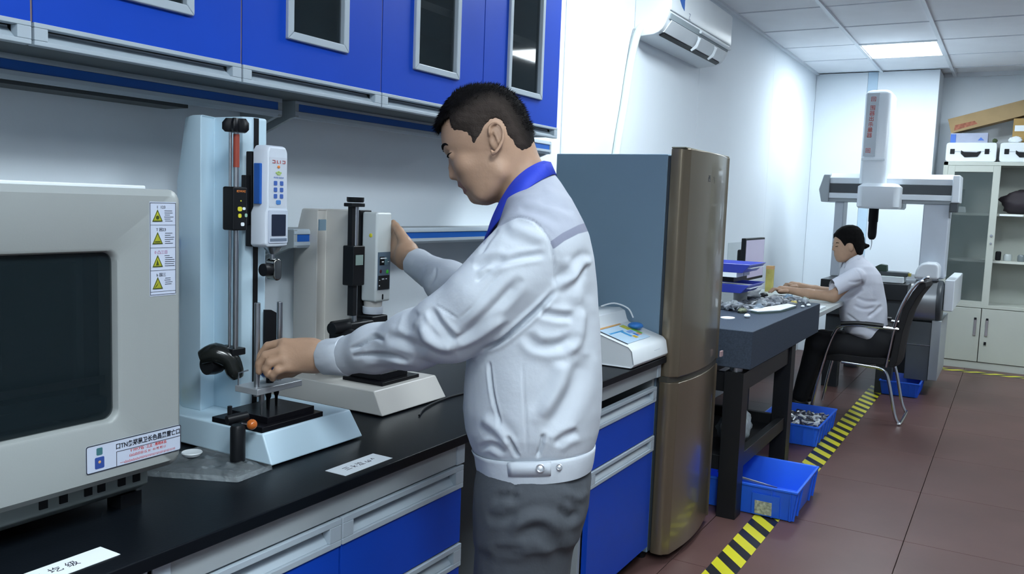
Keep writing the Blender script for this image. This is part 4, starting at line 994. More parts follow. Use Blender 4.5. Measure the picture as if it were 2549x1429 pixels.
FOLDS = [
    ([(1262, 640), (1215, 650), (1180, 668)], 9, -.007), ([(1360, 632), (1300, 640), (1245, 655), (1215, 668)], 8, -.006),
    ([(1368, 600), (1378, 650), (1380, 690), (1385, 715)], 3.5, -.003), ([(1215, 598), (1245, 562), (1290, 540), (1330, 552), (1362, 590), (1376, 622)], 2.2, -.0025),
    ([(1470, 660), (1452, 655), (1420, 690), (1385, 720)], 11, .008), ([(1385, 722), (1340, 770), (1290, 815), (1245, 850), (1195, 872)], 6, -.012),
    ([(1300, 690), (1250, 745), (1195, 800), (1140, 850)], 12, -.007), ([(1260, 790), (1200, 830), (1130, 868)], 9, .006),
    ([(1070, 765), (1090, 800), (1115, 830), (1135, 850)], 9, -.009), ([(1050, 800), (1065, 840), (1100, 862), (1135, 862)], 12, .010), ([(1040, 775), (1020, 800), (1015, 835)], 10, -.006),
    ([(872, 872), (892, 862), (915, 848), (934, 838), (956, 850)], 5.0, -.013), ([(876, 888), (910, 884), (960, 884), (1020, 900)], 5, -.008), ([(960, 840), (1010, 850), (1060, 880)], 12, -.006), ([(900, 905), (970, 900), (1040, 905)], 9, .004),
    ([(1140, 795), (1180, 760), (1215, 715), (1248, 678)], 3.2, -.0030), ([(1082, 758), (1110, 775), (1140, 795)], 3.2, -.0028), ([(1185, 700), (1200, 690), (1222, 668)], 5, -.004),
    ([(1217, 900), (1222, 950), (1228, 990), (1245, 1063)], 3.6, -.012), ([(1300, 905), (1305, 1000), (1310, 1080), (1312, 1130)], 3, -.0022),
    ([(1340, 775), (1380, 785), (1430, 790)], 9, -.006), ([(1310, 830), (1340, 860), (1400, 858), (1440, 830)], 12, -.007), ([(1450, 770), (1440, 830), (1410, 880)], 14, .006), ([(1455, 880), (1440, 950), (1400, 1020), (1360, 1080)], 20, -.008), ([(1400, 900), (1390, 960), (1350, 1040)], 18, .007),
    ([(1262, 1085), (1276, 1112), (1290, 1140)], 4.5, -.011), ([(1352, 1080), (1347, 1112), (1338, 1140)], 4.5, -.011), ([(1190, 1120), (1220, 1108), (1260, 1130)], 7, -.005), ([(1380, 1110), (1410, 1085), (1440, 1075)], 10, -.006), ([(1200, 1040), (1240, 1070), (1270, 1110)], 12, .006),
    ([(1260, 560), (1310, 580), (1360, 600)], 14, .004), ([(1340, 500), (1390, 510), (1430, 530)], 9, -.004), ([(1350, 470), (1400, 490), (1430, 500)], 8, .003), ([(1290, 520), (1340, 530), (1400, 560)], 10, -.003),
    ([(1240, 570), (1215, 600), (1195, 635)], 5, -.004), ([(1085, 662), (1082, 690), (1065, 715)], 3.2, -.002),
    ([(1410, 640), (1425, 700), (1440, 760)], 16, .005), ([(1475, 700), (1470, 800), (1480, 900)], 14, -.004)]
V = crease(V, N, FOLDS)






u, v = proj(V)
yd = s_poly(u, v, [(1205, 610), (1222, 575), (1250, 560), (1290, 541), (1330, 552), (1350, 568), (1364, 590), (1371, 604), (1400, 581), (1440, 562), (1463, 556), (1560, 556), (1500, 380), (1300, 380), (1180, 560)])
sd = s_poly(u, v, [(1369, 602), (1400, 580), (1440, 560), (1463, 553), (1520, 550), (1520, 572), (1466, 575), (1440, 582), (1405, 600), (1377, 621)])
far_ = np.clip((V[:, 2] - D0) * 300, 0, 6)
yd = np.where(far_ > 0, np.minimum(yd, np.maximum((V[:, 1] - py(590)) * 800, (px(1200) - V[:, 0]) * 800)), yd)
M_j2 = mat2('workwear_with_yoke', M_jack, [('yoke', (.36, .39, .46), 1.0), ('tape', (.21, .225, .30), 1.0)])
jk = net_obj('jacket', V, Q, [M_j2], man, att={'yoke': yd, 'tape': sd})
print('jacket', len(V), _t.time() - _t0)
# hem band, cuffs, collar as their own swept pieces
def sweep(name, rings, m, par, close_ring=True, thick=.004, xbev=0):
    mb_ = MB(); R2 = [[tuple(to_world(np.array([p]))[0]) for p in r] for r in rings]; mb_.loft(R2, caps=False, closed=close_ring)
    o = mb_.build(name, m, par)
    s = o.modifiers.new('thickness', 'SOLIDIFY'); s.thickness = thick; s.offset = 0
    return o
def ell(yc, f, b, w, zc, n=64, e=2.4, tilt=0, wr=0):
    out = []
    for k in range(n):
        a = 2 * PI * k / n; c, s = math.cos(a), math.sin(a)
        x = (f + b) / 2 + (b - f) / 2 * math.copysign(abs(c) ** (2 / e), c); z = zc + w * math.copysign(abs(s) ** (2 / e), s)
        rr = 1 + wr * math.sin(a * 13 + 1) + wr * .6 * math.sin(a * 23)
        out.append(((f + b) / 2 + (x - (f + b) / 2) * rr, yc + tilt * c, zc + (z - zc) * rr))
    return out
hem = [ell(py(v), px(f), px(b), w, D0, tilt=-.006, wr=wr) for v, f, b, w, wr in [(1104, 1176, 1478, .185, .006), (1112, 1180, 1478, .186, .003), (1120, 1183, 1477, .186, .003), (1142, 1186, 1474, .184, .002), (1155, 1189, 1471, .182, .001), (1157, 1192, 1468, .179, 0), (1150, 1198, 1462, .174, 0)]]
hb = sweep('hem_band', hem, M_jack, jk, thick=.003)
def on_ring(ringA, ringB, k0, k1, t0, t1, out=.003, n=8):
    rings = []
    for t in (t0, t1):
        row = []
        for j in range(n + 1):
            k = k0 + (k1 - k0) * j / n; i = int(k) % 64; fr = k - int(k)
            p = [np.array(r[i]) * (1 - fr) + np.array(r[(i + 1) % 64]) * fr for r in (ringA, ringB)]
            q = p[0] * (1 - t) + p[1] * t; c = np.array([px(1330), q[1], D0]); d_ = (q - c) / np.linalg.norm(q - c); row.append(tuple(q + d_ * out))
        rings.append(row)
    return rings
tb = on_ring(hem[2], hem[4], 44.2, 49.6, -.42, .48); sweep('hem_tab', tb, M_jack, jk, close_ring=False, thick=.003)
def stud(u, v, D, r, par=jk):
    c = to_world(np.array([cp(u, v, D)]))[0]; n = to_world(np.array([cp(u, v, D - .01)]))[0] - c; n /= np.linalg.norm(n)
    a = np.cross(n, [0, 0, 1]); a /= np.linalg.norm(a); b = np.cross(n, a); mb_ = MB(); rings = []
    for rr, h_ in ((r, -.004), (r, .0008), (r * .82, .0016), (r * .6, .0004), (r * .3, .0010)): rings.append([tuple(c + (a * math.cos(w) + b * math.sin(w)) * rr + n * h_) for w in [2 * PI * k / 18 for k in range(18)]])
    mb_.loft(rings); mb_.build('stud', M_stud, par)
stud(1345, 1166, 1.6070, .0085); stud(1392, 1163, 1.6165, .0062)
def cuff(A, B, r0, r1, nm='cuff', m=M_jack):
    A, B = np.array(A), np.array(B); ax = (B - A) / np.linalg.norm(B - A); a = np.cross(ax, [0, 0, 1.]); a /= np.linalg.norm(a); b = np.cross(ax, a); rings = []
    for t, r in ((0, r0 * .97), (.06, r0 * 1.03), (.5, (r0 + r1) / 2 * 1.02), (.95, r1 * 1.03), (1, r1), (.97, r1 * .9), (.8, r1 * .86)):
        rings.append([tuple(A + (B - A) * t + (a * math.cos(w) * (1 + .03 * math.sin(3 * w + 5 * t)) + b * math.sin(w)) * (r + .0008 * math.sin(9 * w + 3 * t))) for w in [2 * PI * k / 40 for k in range(40)]])
    return sweep(nm, rings, m, jk, thick=.002)
cuff(cp(868, 884, 1.862), cp(812, 890, 1.895), .0415, .0375); stud(845, 910, 1.838, .0075)
cuff(cp(1078, 681, 2.312), cp(1034, 653, 2.375), .0425, .0390)
# collar: a folded band around the neck
def coll_pts(edge):     # (u, v, lateral offset) front point -> back middle, mirrored
    near = [(px(a), py(b), D0 - z) for a, b, z in edge]; far = [(px(a), py(b), D0 + z) for a, b, z in edge[:-1]][::-1]
    P = [Vector(p) for p in near + far]; return [tuple(q) for q in catmull(P, 5)]
cu = coll_pts([(1212, 585, .022), (1226, 548, .046), (1248, 505, .064), (1276, 464, .072), (1304, 437, .068), (1332, 418, .054), (1352, 407, .030), (1358, 404, 0)])
cm = coll_pts([(1210, 590, .025), (1228, 556, .056), (1254, 515, .080), (1284, 474, .092), (1312, 447, .088), (1342, 426, .068), (1364, 411, .038), (1371, 408, 0)])
cl_ = coll_pts([(1207, 602, .030), (1224, 578, .066), (1256, 542, .100), (1288, 508, .118), (1318, 480, .116), (1352, 456, .086), (1376, 441, .045), (1384, 438, 0)])
ci = coll_pts([(1214, 600, .018), (1232, 570, .042), (1253, 534, .058), (1282, 496, .064), (1308, 466, .060), (1332, 448, .048), (1350, 435, .028), (1358, 430, 0)])
sweep('collar', [ci, cu, cm, cl_], M_coll, jk, close_ring=False, thick=.003)
stud(1232, 643, 1.580, .0036)
# trousers, belt pocket, shoes
M_shoe = mat('black_shoe_leather', (.012, .012, .014), .35)
def man_trousers(X):
    hp = s_loft(X, [(py(1110), px(1200), px(1460), .165), (py(1180), px(1188), px(1468), .178), (py(1240), px(1186), px(1462), .182), (py(1300), px(1192), px(1440), .180)], nf=2.4, nb=2.3, cz=D0)
    d = hp
    for (p0, r0), (p1, r1), (p2, r2) in LEG:
        d = smin(d, s_chain(X, [(p0, .104), (p1, .088), (p2, .074)], .03), .035)
    d = d + .0018 * wob(X, 22, 2.) + .0008 * wob(X, 55, .3)
    return d
lo, hi = bounds([cp(1180, 1110, 1.8), cp(1480, 1110, 1.8)] + [p for L_ in LEG for p, r in L_], .16)
V, Q = surfnet(man_trousers, lo, hi, .0065)
N = normals(V, Q)
V = crease(V, N, [([(1285, 1200), (1278, 1230), (1290, 1240)], 4, -.006), ([(1225, 1240), (1260, 1235), (1290, 1245)], 9, -.007), ([(1270, 1330), (1310, 1295), (1360, 1290), (1400, 1330)], 14, .008), ([(1290, 1340), (1330, 1320), (1380, 1350), (1400, 1400)], 16, -.006), ([(1210, 1285), (1250, 1290), (1290, 1275)], 10, -.006), ([(1240, 1370), (1290, 1372)], 10, -.005), ([(1390, 1260), (1420, 1290), (1440, 1270)], 10, -.010), ([(1400, 1220), (1440, 1240), (1465, 1220)], 10, .006)])
fz = to_world(V)[:, 2]
net_obj('trousers', V, Q, [M_trou], man, relax=1)
for (ax, ay) in ((1.475, .81), (1.66, .90)):
    d_ = np.array([-.506, .862]); s_ = np.array([.862, .506]); m = MB(); rings = []
    for k, (t, wd, zt) in enumerate([(-.075, .020, .05), (-.065, .034, .075), (-.02, .037, .10), (.03, .038, .10), (.08, .042, .075), (.14, .047, .058), (.18, .040, .048), (.20, .018, .034)]):
        c = np.array([ax, ay]) + d_ * t; ring = []
        for w in [2 * PI * j / 16 for j in range(16)]:
            q = c + s_ * wd * math.cos(w); z = zt / 2 + zt / 2 * math.sin(w); ring.append((q[0], q[1], max(.002, z)))
        rings.append(ring)
    m.loft(rings); m.build('shoe', M_shoe, man)
m = MB(); c = to_world(np.array([cp(1427, 1288, 1.79)]))[0]
m.ball(tuple(c), .022, sq=(.8, .6, 1)); m.build('pocket_pouch', M_black, man)
print('man', _t.time() - _t0)
# ================================================================ floor tape
def tape(pts, w, lab, n):
    t = thing('hazard_tape', lab, 'floor tape', (pts[0][0], pts[0][1], 0))
    (xa, ya), (xb, yb) = pts; L = math.hypot(xb - xa, yb - ya); d = Vector(((xb - xa) / L, (yb - ya) / L)); s = Vector((-d.y, d.x))
    P0 = Vector((xa, ya))
    q = [P0 - s * w / 2, P0 + d * L - s * w / 2, P0 + d * L + s * w / 2, P0 + s * w / 2]
    MB().prism([tuple(p) for p in q], 'z', .0003, .0010).build('black_backing', mat('black_tape', (.012, .012, .016), .35), t)
    p = L / n; sk = -w * 1.15
    Y = mat('yellow_tape', (.62, .58, .02), .35, var=.06)
    first = None
    for k in range(n):
        a = k * p
        poly = [P0 + d * (a + sk * .5) - s * w / 2, P0 + d * (a + p * .52 + sk * .5) - s * w / 2, P0 + d * (a + p * .52 - sk * .5) + s * w / 2, P0 + d * (a - sk * .5) + s * w / 2]
        MB().prism([tuple(v) for v in poly], 'z', .0010, .0013).build('yellow_stripe', Y, t)
    return t
tape([(3.0, .912), (7.85, .900)], .118, 'black and yellow hazard tape running along the aisle past the bins', 31)
tape([(9.20, .60), (9.23, -1.5)], .115, 'black and yellow hazard tape on the floor along the storage cabinet', 13)

# ================================================================ granite surface table
M_gran = mat('dark_granite', (.058, .075, .105), .6, spec=.1, var=.18, scale=140)
M_stand = mat('black_painted_steel', (.008, .009, .011), .45, var=.1)
t = thing('surface_table', 'heavy dark granite inspection table on a black steel stand right of the fridge', 'table', (4.7, 1.4, 0))
MB().box(3.925, 5.50, 1.0, 1.845, .722, .90).build('granite_slab', M_gran, t, bevel=.004)
for x in (3.93, 4.93):
    for y in (1.03, 1.75): MB().box(x, x + .10, y, y + .09, 0, .70).build('leg', M_stand, t, bevel=.002)
for z0, z1 in ((.60, .69), (.22, .29)):
    MB().box(4.03, 4.93, 1.045, 1.085, z0, z1).build('rail', M_stand, t, bevel=.002); MB().box(4.03, 4.93, 1.78, 1.82, z0, z1).build('rail', M_stand, t, bevel=.002)
    for x in (3.95, 4.96): MB().box(x, x + .04, 1.12, 1.75, z0, z1).build('rail', M_stand, t, bevel=.002)
MB().box(4.03, 4.93, 1.085, 1.78, .225, .24).build('lower_shelf', M_stand, t)
for x in (3.98, 4.98):
    for y in (1.08, 1.80): MB().lathe([(.03, 0), (.03, .022)], (x, y, .70), n=14).build('levelling_pad', M_steel, t)
# crumpled plastic bag on the lower shelf
def crumple(name, lab, cat, c, r, m, sq=(1, 1, 1), seed=0, f=9, amp=.35, n=26, k=14, group=None, par=None):
    mb_ = MB(); rings = []
    for j in range(1, k):
        th = PI * j / k; ring = []
        for i in range(n):
            w = 2 * PI * i / n; d = Vector((math.sin(th) * math.cos(w), math.sin(th) * math.sin(w), -math.cos(th)))
            s = r * (1 + amp * (mnoise.noise(d * f * .3 + Vector((seed, 0, 0))) + .5 * mnoise.noise(d * f + Vector((0, seed, 0)))))
            ring.append((c[0] + d.x * s * sq[0], c[1] + d.y * s * sq[1], max(c[2] + d.z * s * sq[2], c[2] - r * sq[2] * .86)))
        rings.append(ring)
    mb_.loft(rings)
    o = mb_.build(name, m, par, ang=70)
    return tag(o, lab, cat, group) if lab else o
crumple('plastic_bag', 'crumpled clear plastic bag of parts on the black stand\'s lower shelf', 'bag', (4.44, 1.19, .322), .095, mat('milky_plastic', (.42, .48, .50), .3, var=.3, scale=30), (1.3, .9, 1.0), 3)

# ================================================================ blue bins
def bin_(x0, x1, y0, y1, h, lab, label_front=False):
    t = thing('storage_bin', lab, 'bin', ((x0 + x1) / 2, (y0 + y1) / 2, 0), 'blue plastic bins on the floor')
    i = .022
    def R(s, z): return [(x0 + s, y0 + s, z), (x1 - s, y0 + s, z), (x1 - s, y1 - s, z), (x0 + s, y1 - s, z)]
    m = MB(); m.loft([R(i, .002), R(0.004, h - .012), R(-.004, h - .012), R(-.004, h), R(.008, h), R(.012, h - .01), R(i + .006, .010)])
    m.build('tub', M_bin, t, bevel=.003)
    n = 5
    for k in range(n + 1):
        if label_front and k in (2, 3): continue
        a = y0 + .03 + (y1 - y0 - .06) * k / n; MB().prism([(x0 + i - .001, .004), (x0 + .004, h - .013), (x0 - .004, h - .013), (x0 + i - .010, .004)], 'y', a - .003, a + .003).build('rib', M_bin, t)
        a = x0 + .03 + (x1 - x0 - .06) * k / n; MB().prism([(y0 + i - .001, .004), (y0 + .004, h - .013), (y0 - .004, h - .013), (y0 + i - .010, .004)], 'x', a - .003, a + .003).build('rib', M_bin, t)
    if label_front:
        b = y0 + .148
        P_ = MB().prism([(x0 + .018, .008), (x0 + .0050, .115), (x0 - .0020, .115), (x0 + .010, .008)], 'y', b - .07, b + .06).build('label_holder', M_bin, t)
        Q = MB().prism([(x0 + .0092, .014), (x0 + .0012, .080), (x0 - .0008, .080), (x0 + .0072, .014)], 'y', b - .035, b + .045).build('paper_label', mat('worn_label', (.42, .45, .38), .6, var=.5, scale=70), t)
    return t
bin_(4.0, 4.50, .775, 1.17 - .02, .155, 'blue storage bin nearest the camera, with a paper label and a rod in it', True) if False else None
B1 = bin_(4.04, 4.54, .775, 1.26, .155, 'blue storage bin nearest the camera, holding one metal rod, by the black leg', True)
B2 = bin_(5.46, 6.08, .948, 1.33, .135, 'blue storage bin full of metal parts under the desk end of the table')
B3 = bin_(7.50, 7.95, .56, .86, .12, 'blue storage bin farthest away, under the measuring machine')
m = MB(); m.tube([(4.26, 1.215, .118), (4.44, .957, .028)], .008, 8)
one('metal_rod', 'grey metal rod lying across the nearest blue bin', 'rod', m, M_steel)
rnd = random.Random(11); ms = MB(); ms2 = MB()
for k in range(220):
    x, y = 5.52 + rnd.random() * .50, 1.00 + rnd.random() * .29; z = .045 + .05 * rnd.random() + .025 * math.sin((x - 5.46) * 5)
    a = rnd.random() * PI; l = .012 + rnd.random() * .022
    d = Vector((math.cos(a), math.sin(a), rnd.uniform(-.5, .5))) * l
    (ms if k % 3 else ms2).tube([(x - d.x, y - d.y, z - d.z), (x + d.x, y + d.y, z + d.z)], .006 + rnd.random() * .007, 6)
o = ms.build('metal_parts', M_steel); tag(o, 'loose grey metal parts heaped in the middle blue bin', 'parts', kind='stuff')
o = ms2.build('bright_parts', M_white); tag(o, 'small white plastic parts mixed into the middle blue bin', 'parts', kind='stuff')

# ================================================================ the desk and what is on it
M_desk = mat('desk_top_white', (.55, .60, .60), .4, var=.02)
t = thing('desk', 'white-topped office desk behind the granite table, by the left wall', 'desk', (6.2, 1.4, 0))
MB().box(5.52, 6.95, 1.02, 1.88, .80, .83).build('desktop', M_desk, t, bevel=.003)
MB().box(5.56, 6.90, 1.84, 1.86, .25, .80).build('back_panel', M_stand, t)
for x in (5.55, 6.89):
    for y in (1.42, 1.80): MB().box(x, x + .035, y, y + .035, 0, .80).build('leg', M_stand, t)
# monitor
t = thing('monitor', 'flat computer monitor with a grey-violet screen on the desk by the wall', 'monitor', (6.2, 1.62, .83))
MB().box(5.88, 6.40, 1.585, 1.615, .965, 1.262).build('housing', M_black, t, bevel=.004)
MB().box(5.90, 6.385, 1.583, 1.586, .985, 1.248).build('screen', mat('monitor_screen', (.12, .12, .16), .25, emit=(.42, .42, .62), es=.55), t)
MB().box(5.95, 6.25, 1.615, 1.66, 1.02, 1.18).build('back_cover', M_black, t, bevel=.01)
MB().tube([(6.14, 1.64, .84), (6.14, 1.64, 1.05)], .02, 10).build('stem', M_black, t); MB().box(6.02, 6.26, 1.55, 1.74, .83, .842).build('base', M_black, t, bevel=.004)
t = thing('keyboard', 'black keyboard at the woman\'s fingers on the desk', 'keyboard', (6.1, 1.42, .83))
MB().box(5.86, 6.30, 1.335, 1.475, .83, .852).build('case', M_black, t, bevel=.003)
m = MB()
for i in range(14):
    for j in range(4): m.box(5.875 + i * .030, 5.875 + i * .030 + .024, 1.348 + j * .030, 1.348 + j * .030 + .024, .852, .857)
tag(m.build('keys', mat('dark_keycap', (.02, .02, .023), .5), t), kind='stuff')
one('mouse', 'black computer mouse under the woman\'s farther hand', 'mouse', MB().ball((6.33, 1.55, .842), .034, sq=(1.3, .9, .55)), M_black)
t = thing('yellow_box', 'narrow yellow and orange carton standing beside the monitor', 'box', (6.55 - .2, 1.66, .83))
MB().box(6.76, 6.82, 1.60, 1.65, .83, 1.03).build('carton', mat('yellow_carton', (.48, .42, .12), .6, var=.2, scale=12), t)
MB().box(6.759, 6.821, 1.599, 1.651, 1.005, 1.031).build('top_flap', mat('orange_print', (.6, .3, .12), .5), t)
one('notepaper', 'white sheet stack on the desk corner beyond the granite table', 'paper', MB().box(5.53, 5.90, 1.035, 1.30, .8305, .846), M_paper, bevel=.002)
one('wall_notice', 'pale grey notice on the wall behind the monitor', 'notice', MB().box(6.55, 7.0, YL - .004, YL - .001, .98, 1.20), mat('pale_notice', (.55, .62, .66), .6))
# letter trays and clutter on the granite
def tray(x, y, z, lab, c=(.055, .08, .50)):
    t = thing('desk_tray', lab, 'tray', (x, y, z), 'blue desk trays on the granite table')
    L_, w, h = .36, .26, .05; M_t = mat('blue_tray', c, .35)
    def R(s, zz, f=0): return [(x - L_ / 2 + s, y - w / 2 + s - f, zz), (x + L_ / 2 - s, y - w / 2 + s - f, zz), (x + L_ / 2 - s, y + w / 2 - s, zz), (x - L_ / 2 + s, y + w / 2 - s, zz)]
    m = MB(); m.loft([R(.02, z), R(0, z + h, .03), R(.006, z + h, .028), R(.024, z + .004)]); m.build('shell', M_t, t, bevel=.002)
    m = MB(); m.box(x - L_ / 2 + .03, x + L_ / 2 - .03, y - w / 2 - .03, y + w / 2 - .04, z + h * .55, z + h * .62); m.build('papers', M_paper, t)
    return t
tray(4.98, 1.42, 1.100, 'upper blue desk tray on the granite table by the fridge'); tray(4.98, 1.42, .985, 'lower blue desk tray on the granite table, under the other tray')
t = thing('tray_riser', 'black and white boxes holding up the blue desk trays', 'box', (4.98, 1.45, .90))
MB().box(4.84, 5.12, 1.36, 1.52, 1.045, 1.073).build('black_box', M_black, t); MB().box(4.82, 4.96, 1.34, 1.50, 1.073, 1.0995).build('white_box', M_white, t); MB().box(4.98, 5.10, 1.34, 1.50, 1.073, 1.0995).build('white_box', M_white, t)
MB().box(4.82, 5.12, 1.35, 1.52, .90, .9845).build('grey_box', mat('grey_plastic_box', (.28, .31, .32), .5), t)
clut = [('plastic_part', 'crumpled grey bag of parts on the granite table, nearest the trays', 'parts bag', (4.72, 1.33, .925), .030, (2.2, 1.1, .9), (.25, .28, .30)),
        ('plastic_part', 'grey moulded part in the middle of the granite table clutter', 'part', (4.95, 1.22, .922), .028, (2.2, 1.2, .85), (.20, .23, .26)),
        ('plastic_part', 'dark grey moulded part lying behind the white folder', 'part', (5.12, 1.17, .920), .026, (1.8, 1.4, .85), (.13, .15, .17)),
        ('plastic_part', 'pale grey wrapped part beside the dark moulded part', 'part', (5.28, 1.20, .922), .026, (1.5, 1.2, .9), (.34, .37, .40)),
        ('plastic_part', 'olive and grey cloth scrap at the fridge side of the clutter', 'cloth', (4.62, 1.24, .914), .018, (2.6, 1.2, .8), (.16, .18, .12)),
        ('plastic_part', 'slate blue wrapped part next to the white folder', 'part', (4.80, 1.20, .918), .024, (2.4, 1.0, .8), (.16, .21, .27)),
        ('plastic_part', 'small grey block with holes near the granite table corner', 'part', (5.33, 1.06, .920), .024, (1.5, .9, .9), (.30, .34, .38)),
        ('plastic_part', 'blue-grey rounded part behind the table corner block', 'part', (5.40, 1.17, .924), .028, (1.3, 1.0, .9), (.16, .25, .34)),
        ('plastic_part', 'yellow and white tool pouch among the granite table clutter', 'pouch', (5.22, 1.10, .916), .020, (1.6, .9, .8), (.50, .42, .12)),
        ('plastic_part', 'green-grey tape ring near the woman\'s elbow', 'tape', (5.44, 1.08, .918), .021, (1.2, 1.0, .9), (.28, .36, .32)),
        ('plastic_part', 'large grey bag of parts behind the clutter, before the keyboard', 'parts bag', (5.30, 1.40, .940), .046, (2.6, 1.5, .9), (.22, .25, .28)),
        ('plastic_part', 'translucent grey parts bag in front of the lower tray', 'parts bag', (4.68, 1.42, .935), .040, (2.0, 1.0, .9), (.32, .35, .36))]
nm = {'parts bag': 'parts_bag', 'part': 'moulded_part', 'cloth': 'cloth_scrap', 'pouch': 'tool_pouch', 'tape': 'tape_ring'}
for k, (n_, lab, cat_, c, r, sq, colr) in enumerate(clut):
    crumple(nm[cat_], lab, cat_, (c[0], c[1], .9005 + r * sq[2] * .86), r, mat('clutter_' + str(k), colr, .5, var=.35, scale=25), sq, seed=k * 3.1, f=11, amp=.5, n=18, k=10)
for k, (x, y, r, lab) in enumerate(((5.03, 1.115, .017, 'small white ball cap behind the white folder'), (5.16, 1.035, .014, 'small white cap at the front edge of the clutter'), (5.25, 1.02, .016, 'round grey-white spool end near the table corner'), (4.42, 1.16, .020, 'white cream jar lid on the granite table by the fridge'))):
    one('round_cap', lab, 'cap', MB().ball((x, y, .9005 + r * .55), r * .8, sq=(1.3, 1, .68)), M_paper)
ms = MB(); rnd = random.Random(21)
for k in range(150):
    x = 4.60 + rnd.random() * .85; y = 1.15 + rnd.random() * .17 + (.04 if x < 4.9 else 0) - (.05 if x > 5.15 else 0); z = .905 + rnd.random() * .028
    a = rnd.random() * PI; l = .014 + rnd.random() * .035; d = Vector((math.cos(a), math.sin(a), rnd.uniform(-.25, .25))) * l
    ms.tube([(x - d.x, y - d.y, z - d.z * .5), (x, y, z + .004), (x + d.x, y + d.y, z + d.z * .5)], .004 + rnd.random() * .007, 6)
tag(ms.build('loose_parts', mat('mixed_grey_parts', (.20, .22, .25), .45, var=.7, scale=22)), 'heap of small loose grey parts spread over the granite table', 'parts', kind='stuff')
t = thing('folder', 'white folder with a green edge lying on the granite table', 'folder', (4.8, 1.1, .90))
P4 = [(4.62, 1.155), (4.66, 1.215), (5.16, 1.12), (5.10, 1.06), (4.78, 1.075)]
MB().prism(P4, 'z', .912, .9175).build('cover', M_paper, t, bevel=.001)
MB().prism([(4.63, 1.155), (4.66, 1.205), (5.14, 1.11), (5.09, 1.065), (4.78, 1.08)], 'z', .9005, .912).build('green_edge', mat('green_grey_card', (.18, .26, .24), .6), t)
one('paper_disc', 'white paper disc at the near end of the granite table', 'paper', MB().prism([(4.33 + .05 * math.cos(w), 1.235 + .035 * math.sin(w)) for w in [2 * PI * k / 20 for k in range(20)]], 'z', .9005, .904), M_paper)

# ================================================================ chair
t = thing('office_chair', 'black office chair with a chrome tube frame, the woman sitting on it', 'chair', (6.66, .85, 0))
M_seat = mat('black_mesh_fabric', (.008, .008, .010), .75, var=.1, bump=.2, bscale=200)
for x, s in ((6.44, 1), (6.89, -1)):
    m = MB(); m.tube([(x, 1.185, .012), (x, 1.15, .25), (x, 1.10, .48), (x, 1.055, .615), (x, 1.02, .655), (x, .95, .672), (x, .80, .675), (x, .66, .672)], .011, 10, smooth=5); m.build('arm_tube', M_chrome, t)
    m = MB(); m.tube([(x, 1.00, .40), (x + s * .0, .80, .392), (x, .735, .385), (x, .700, .36), (x, .672, .28), (x, .625, .08), (x, .598, .018)], .011, 10, smooth=4); m.build('rear_leg', M_chrome, t)
    m = MB(); m.tube([(x, .705, .40), (x, .690, .52), (x, .672, .66), (x, .645, .80), (x, .595, .93), (x, .545, 1.005), (x, .51, 1.018)], .010, 10, smooth=4); m.build('back_tube', M_chrome, t)
    m = MB(); m.tube([(x, 1.02, .675), (x, .90, .690), (x, .74, .688)], .016, 8, smooth=4); m.build('arm_pad', M_black, t)
m = MB(); m.tube([(6.44, .598, .012), (6.47, .585, .012), (6.86, .585, .012), (6.89, .598, .012)], .011, 10, smooth=3); m.build('floor_bar', M_chrome, t)
m = MB(); rings = []
for y, z in ((1.13, .415), (1.12, .435), (1.0, .455), (.85, .452), (.72, .46), (.70, .445), (.72, .405), (1.0, .395), (1.12, .40)): rings.append([(6.46, y, z), (6.87, y, z)])
m.loft([[r[0] for r in rings], [r[1] for r in rings]]); m.build('seat', M_seat, t, bevel=.008)
bp = [(.690, .40), (.672, .55), (.655, .68), (.628, .82), (.575, .94), (.53, 1.005), (.50, 1.012), (.495, .98), (.545, .90), (.585, .80), (.615, .66), (.628, .55), (.638, .44), (.655, .40)]
m = MB(); m.loft([[(6.455, p[0], p[1]) for p in bp], [(6.60, p[0] - .02, p[1]) for p in bp], [(6.73, p[0] - .02, p[1]) for p in bp], [(6.875, p[0], p[1]) for p in bp]]); m.build('backrest', M_seat, t, bevel=.006)
for x in (6.44, 6.89):
    MB().tube([(x, .672, .676), (x, .64, .674)], .008, 8).build('arm_bracket', M_chrome, t)

# ================================================================ the seated woman
DW = 6.2
wo = thing('person', 'woman with black hair tied back, in a white short-sleeved shirt, typing at the desk', 'person', (6.66, .92, 0))
def wx(u, D=DW): return (u - CX) * D / F
def wy(v, D=DW): return (v - CY) * D / F
def q6(u, v, z=0, D=DW): return ((u - CX) * D / F, (v - CY) * D / F, D + z)
WH = [(wy(v), wx(f), wx(b), w) for v, f, b, w in [(564, 2106, 2124, .02), (570, 2094, 2136, .050), (580, 2084, 2144, .068), (592, 2078, 2147, .075), (604, 2075.5, 2148, .077), (612, 2075, 2146, .075), (619, 2076, 2143, .072), (627, 2077, 2138, .068), (634, 2078, 2130, .063), (642, 2080, 2120, .055), (649, 2083, 2108, .042), (653, 2088, 2100, .022)]]
def w_head(X):
    d = s_loft(X, WH, nf=2.2, nb=2.1, mid=.55, cz=DW); Y = X.copy(); Y[:, 2] = np.abs(X[:, 2] - DW)
    g = lambda u, v, z: (wx(u), wy(v), z)
    d = smin(d, s_chain(Y, [(g(2077, 612, 0), .007), (g(2074, 621, 0), .009)], .005), .008)
    d = smin(d, s_ball(Y, g(2081, 635, .0), .010, (1, .9, 1.9)), .008)
    d = smax(d, -s_ball(Y, g(2078, 613, .031), .010), .010); d = smin(d, s_ball(Y, g(2082, 613, .031), .012), .004)
    d = smin(d, s_ball(Y, g(2108, 618, .078), .030, (.5, .95, .3)), .006)
    d = smin(d, s_cap(X, q6(2118, 625), q6(2128, 672), .048, .052), .02)
    return d
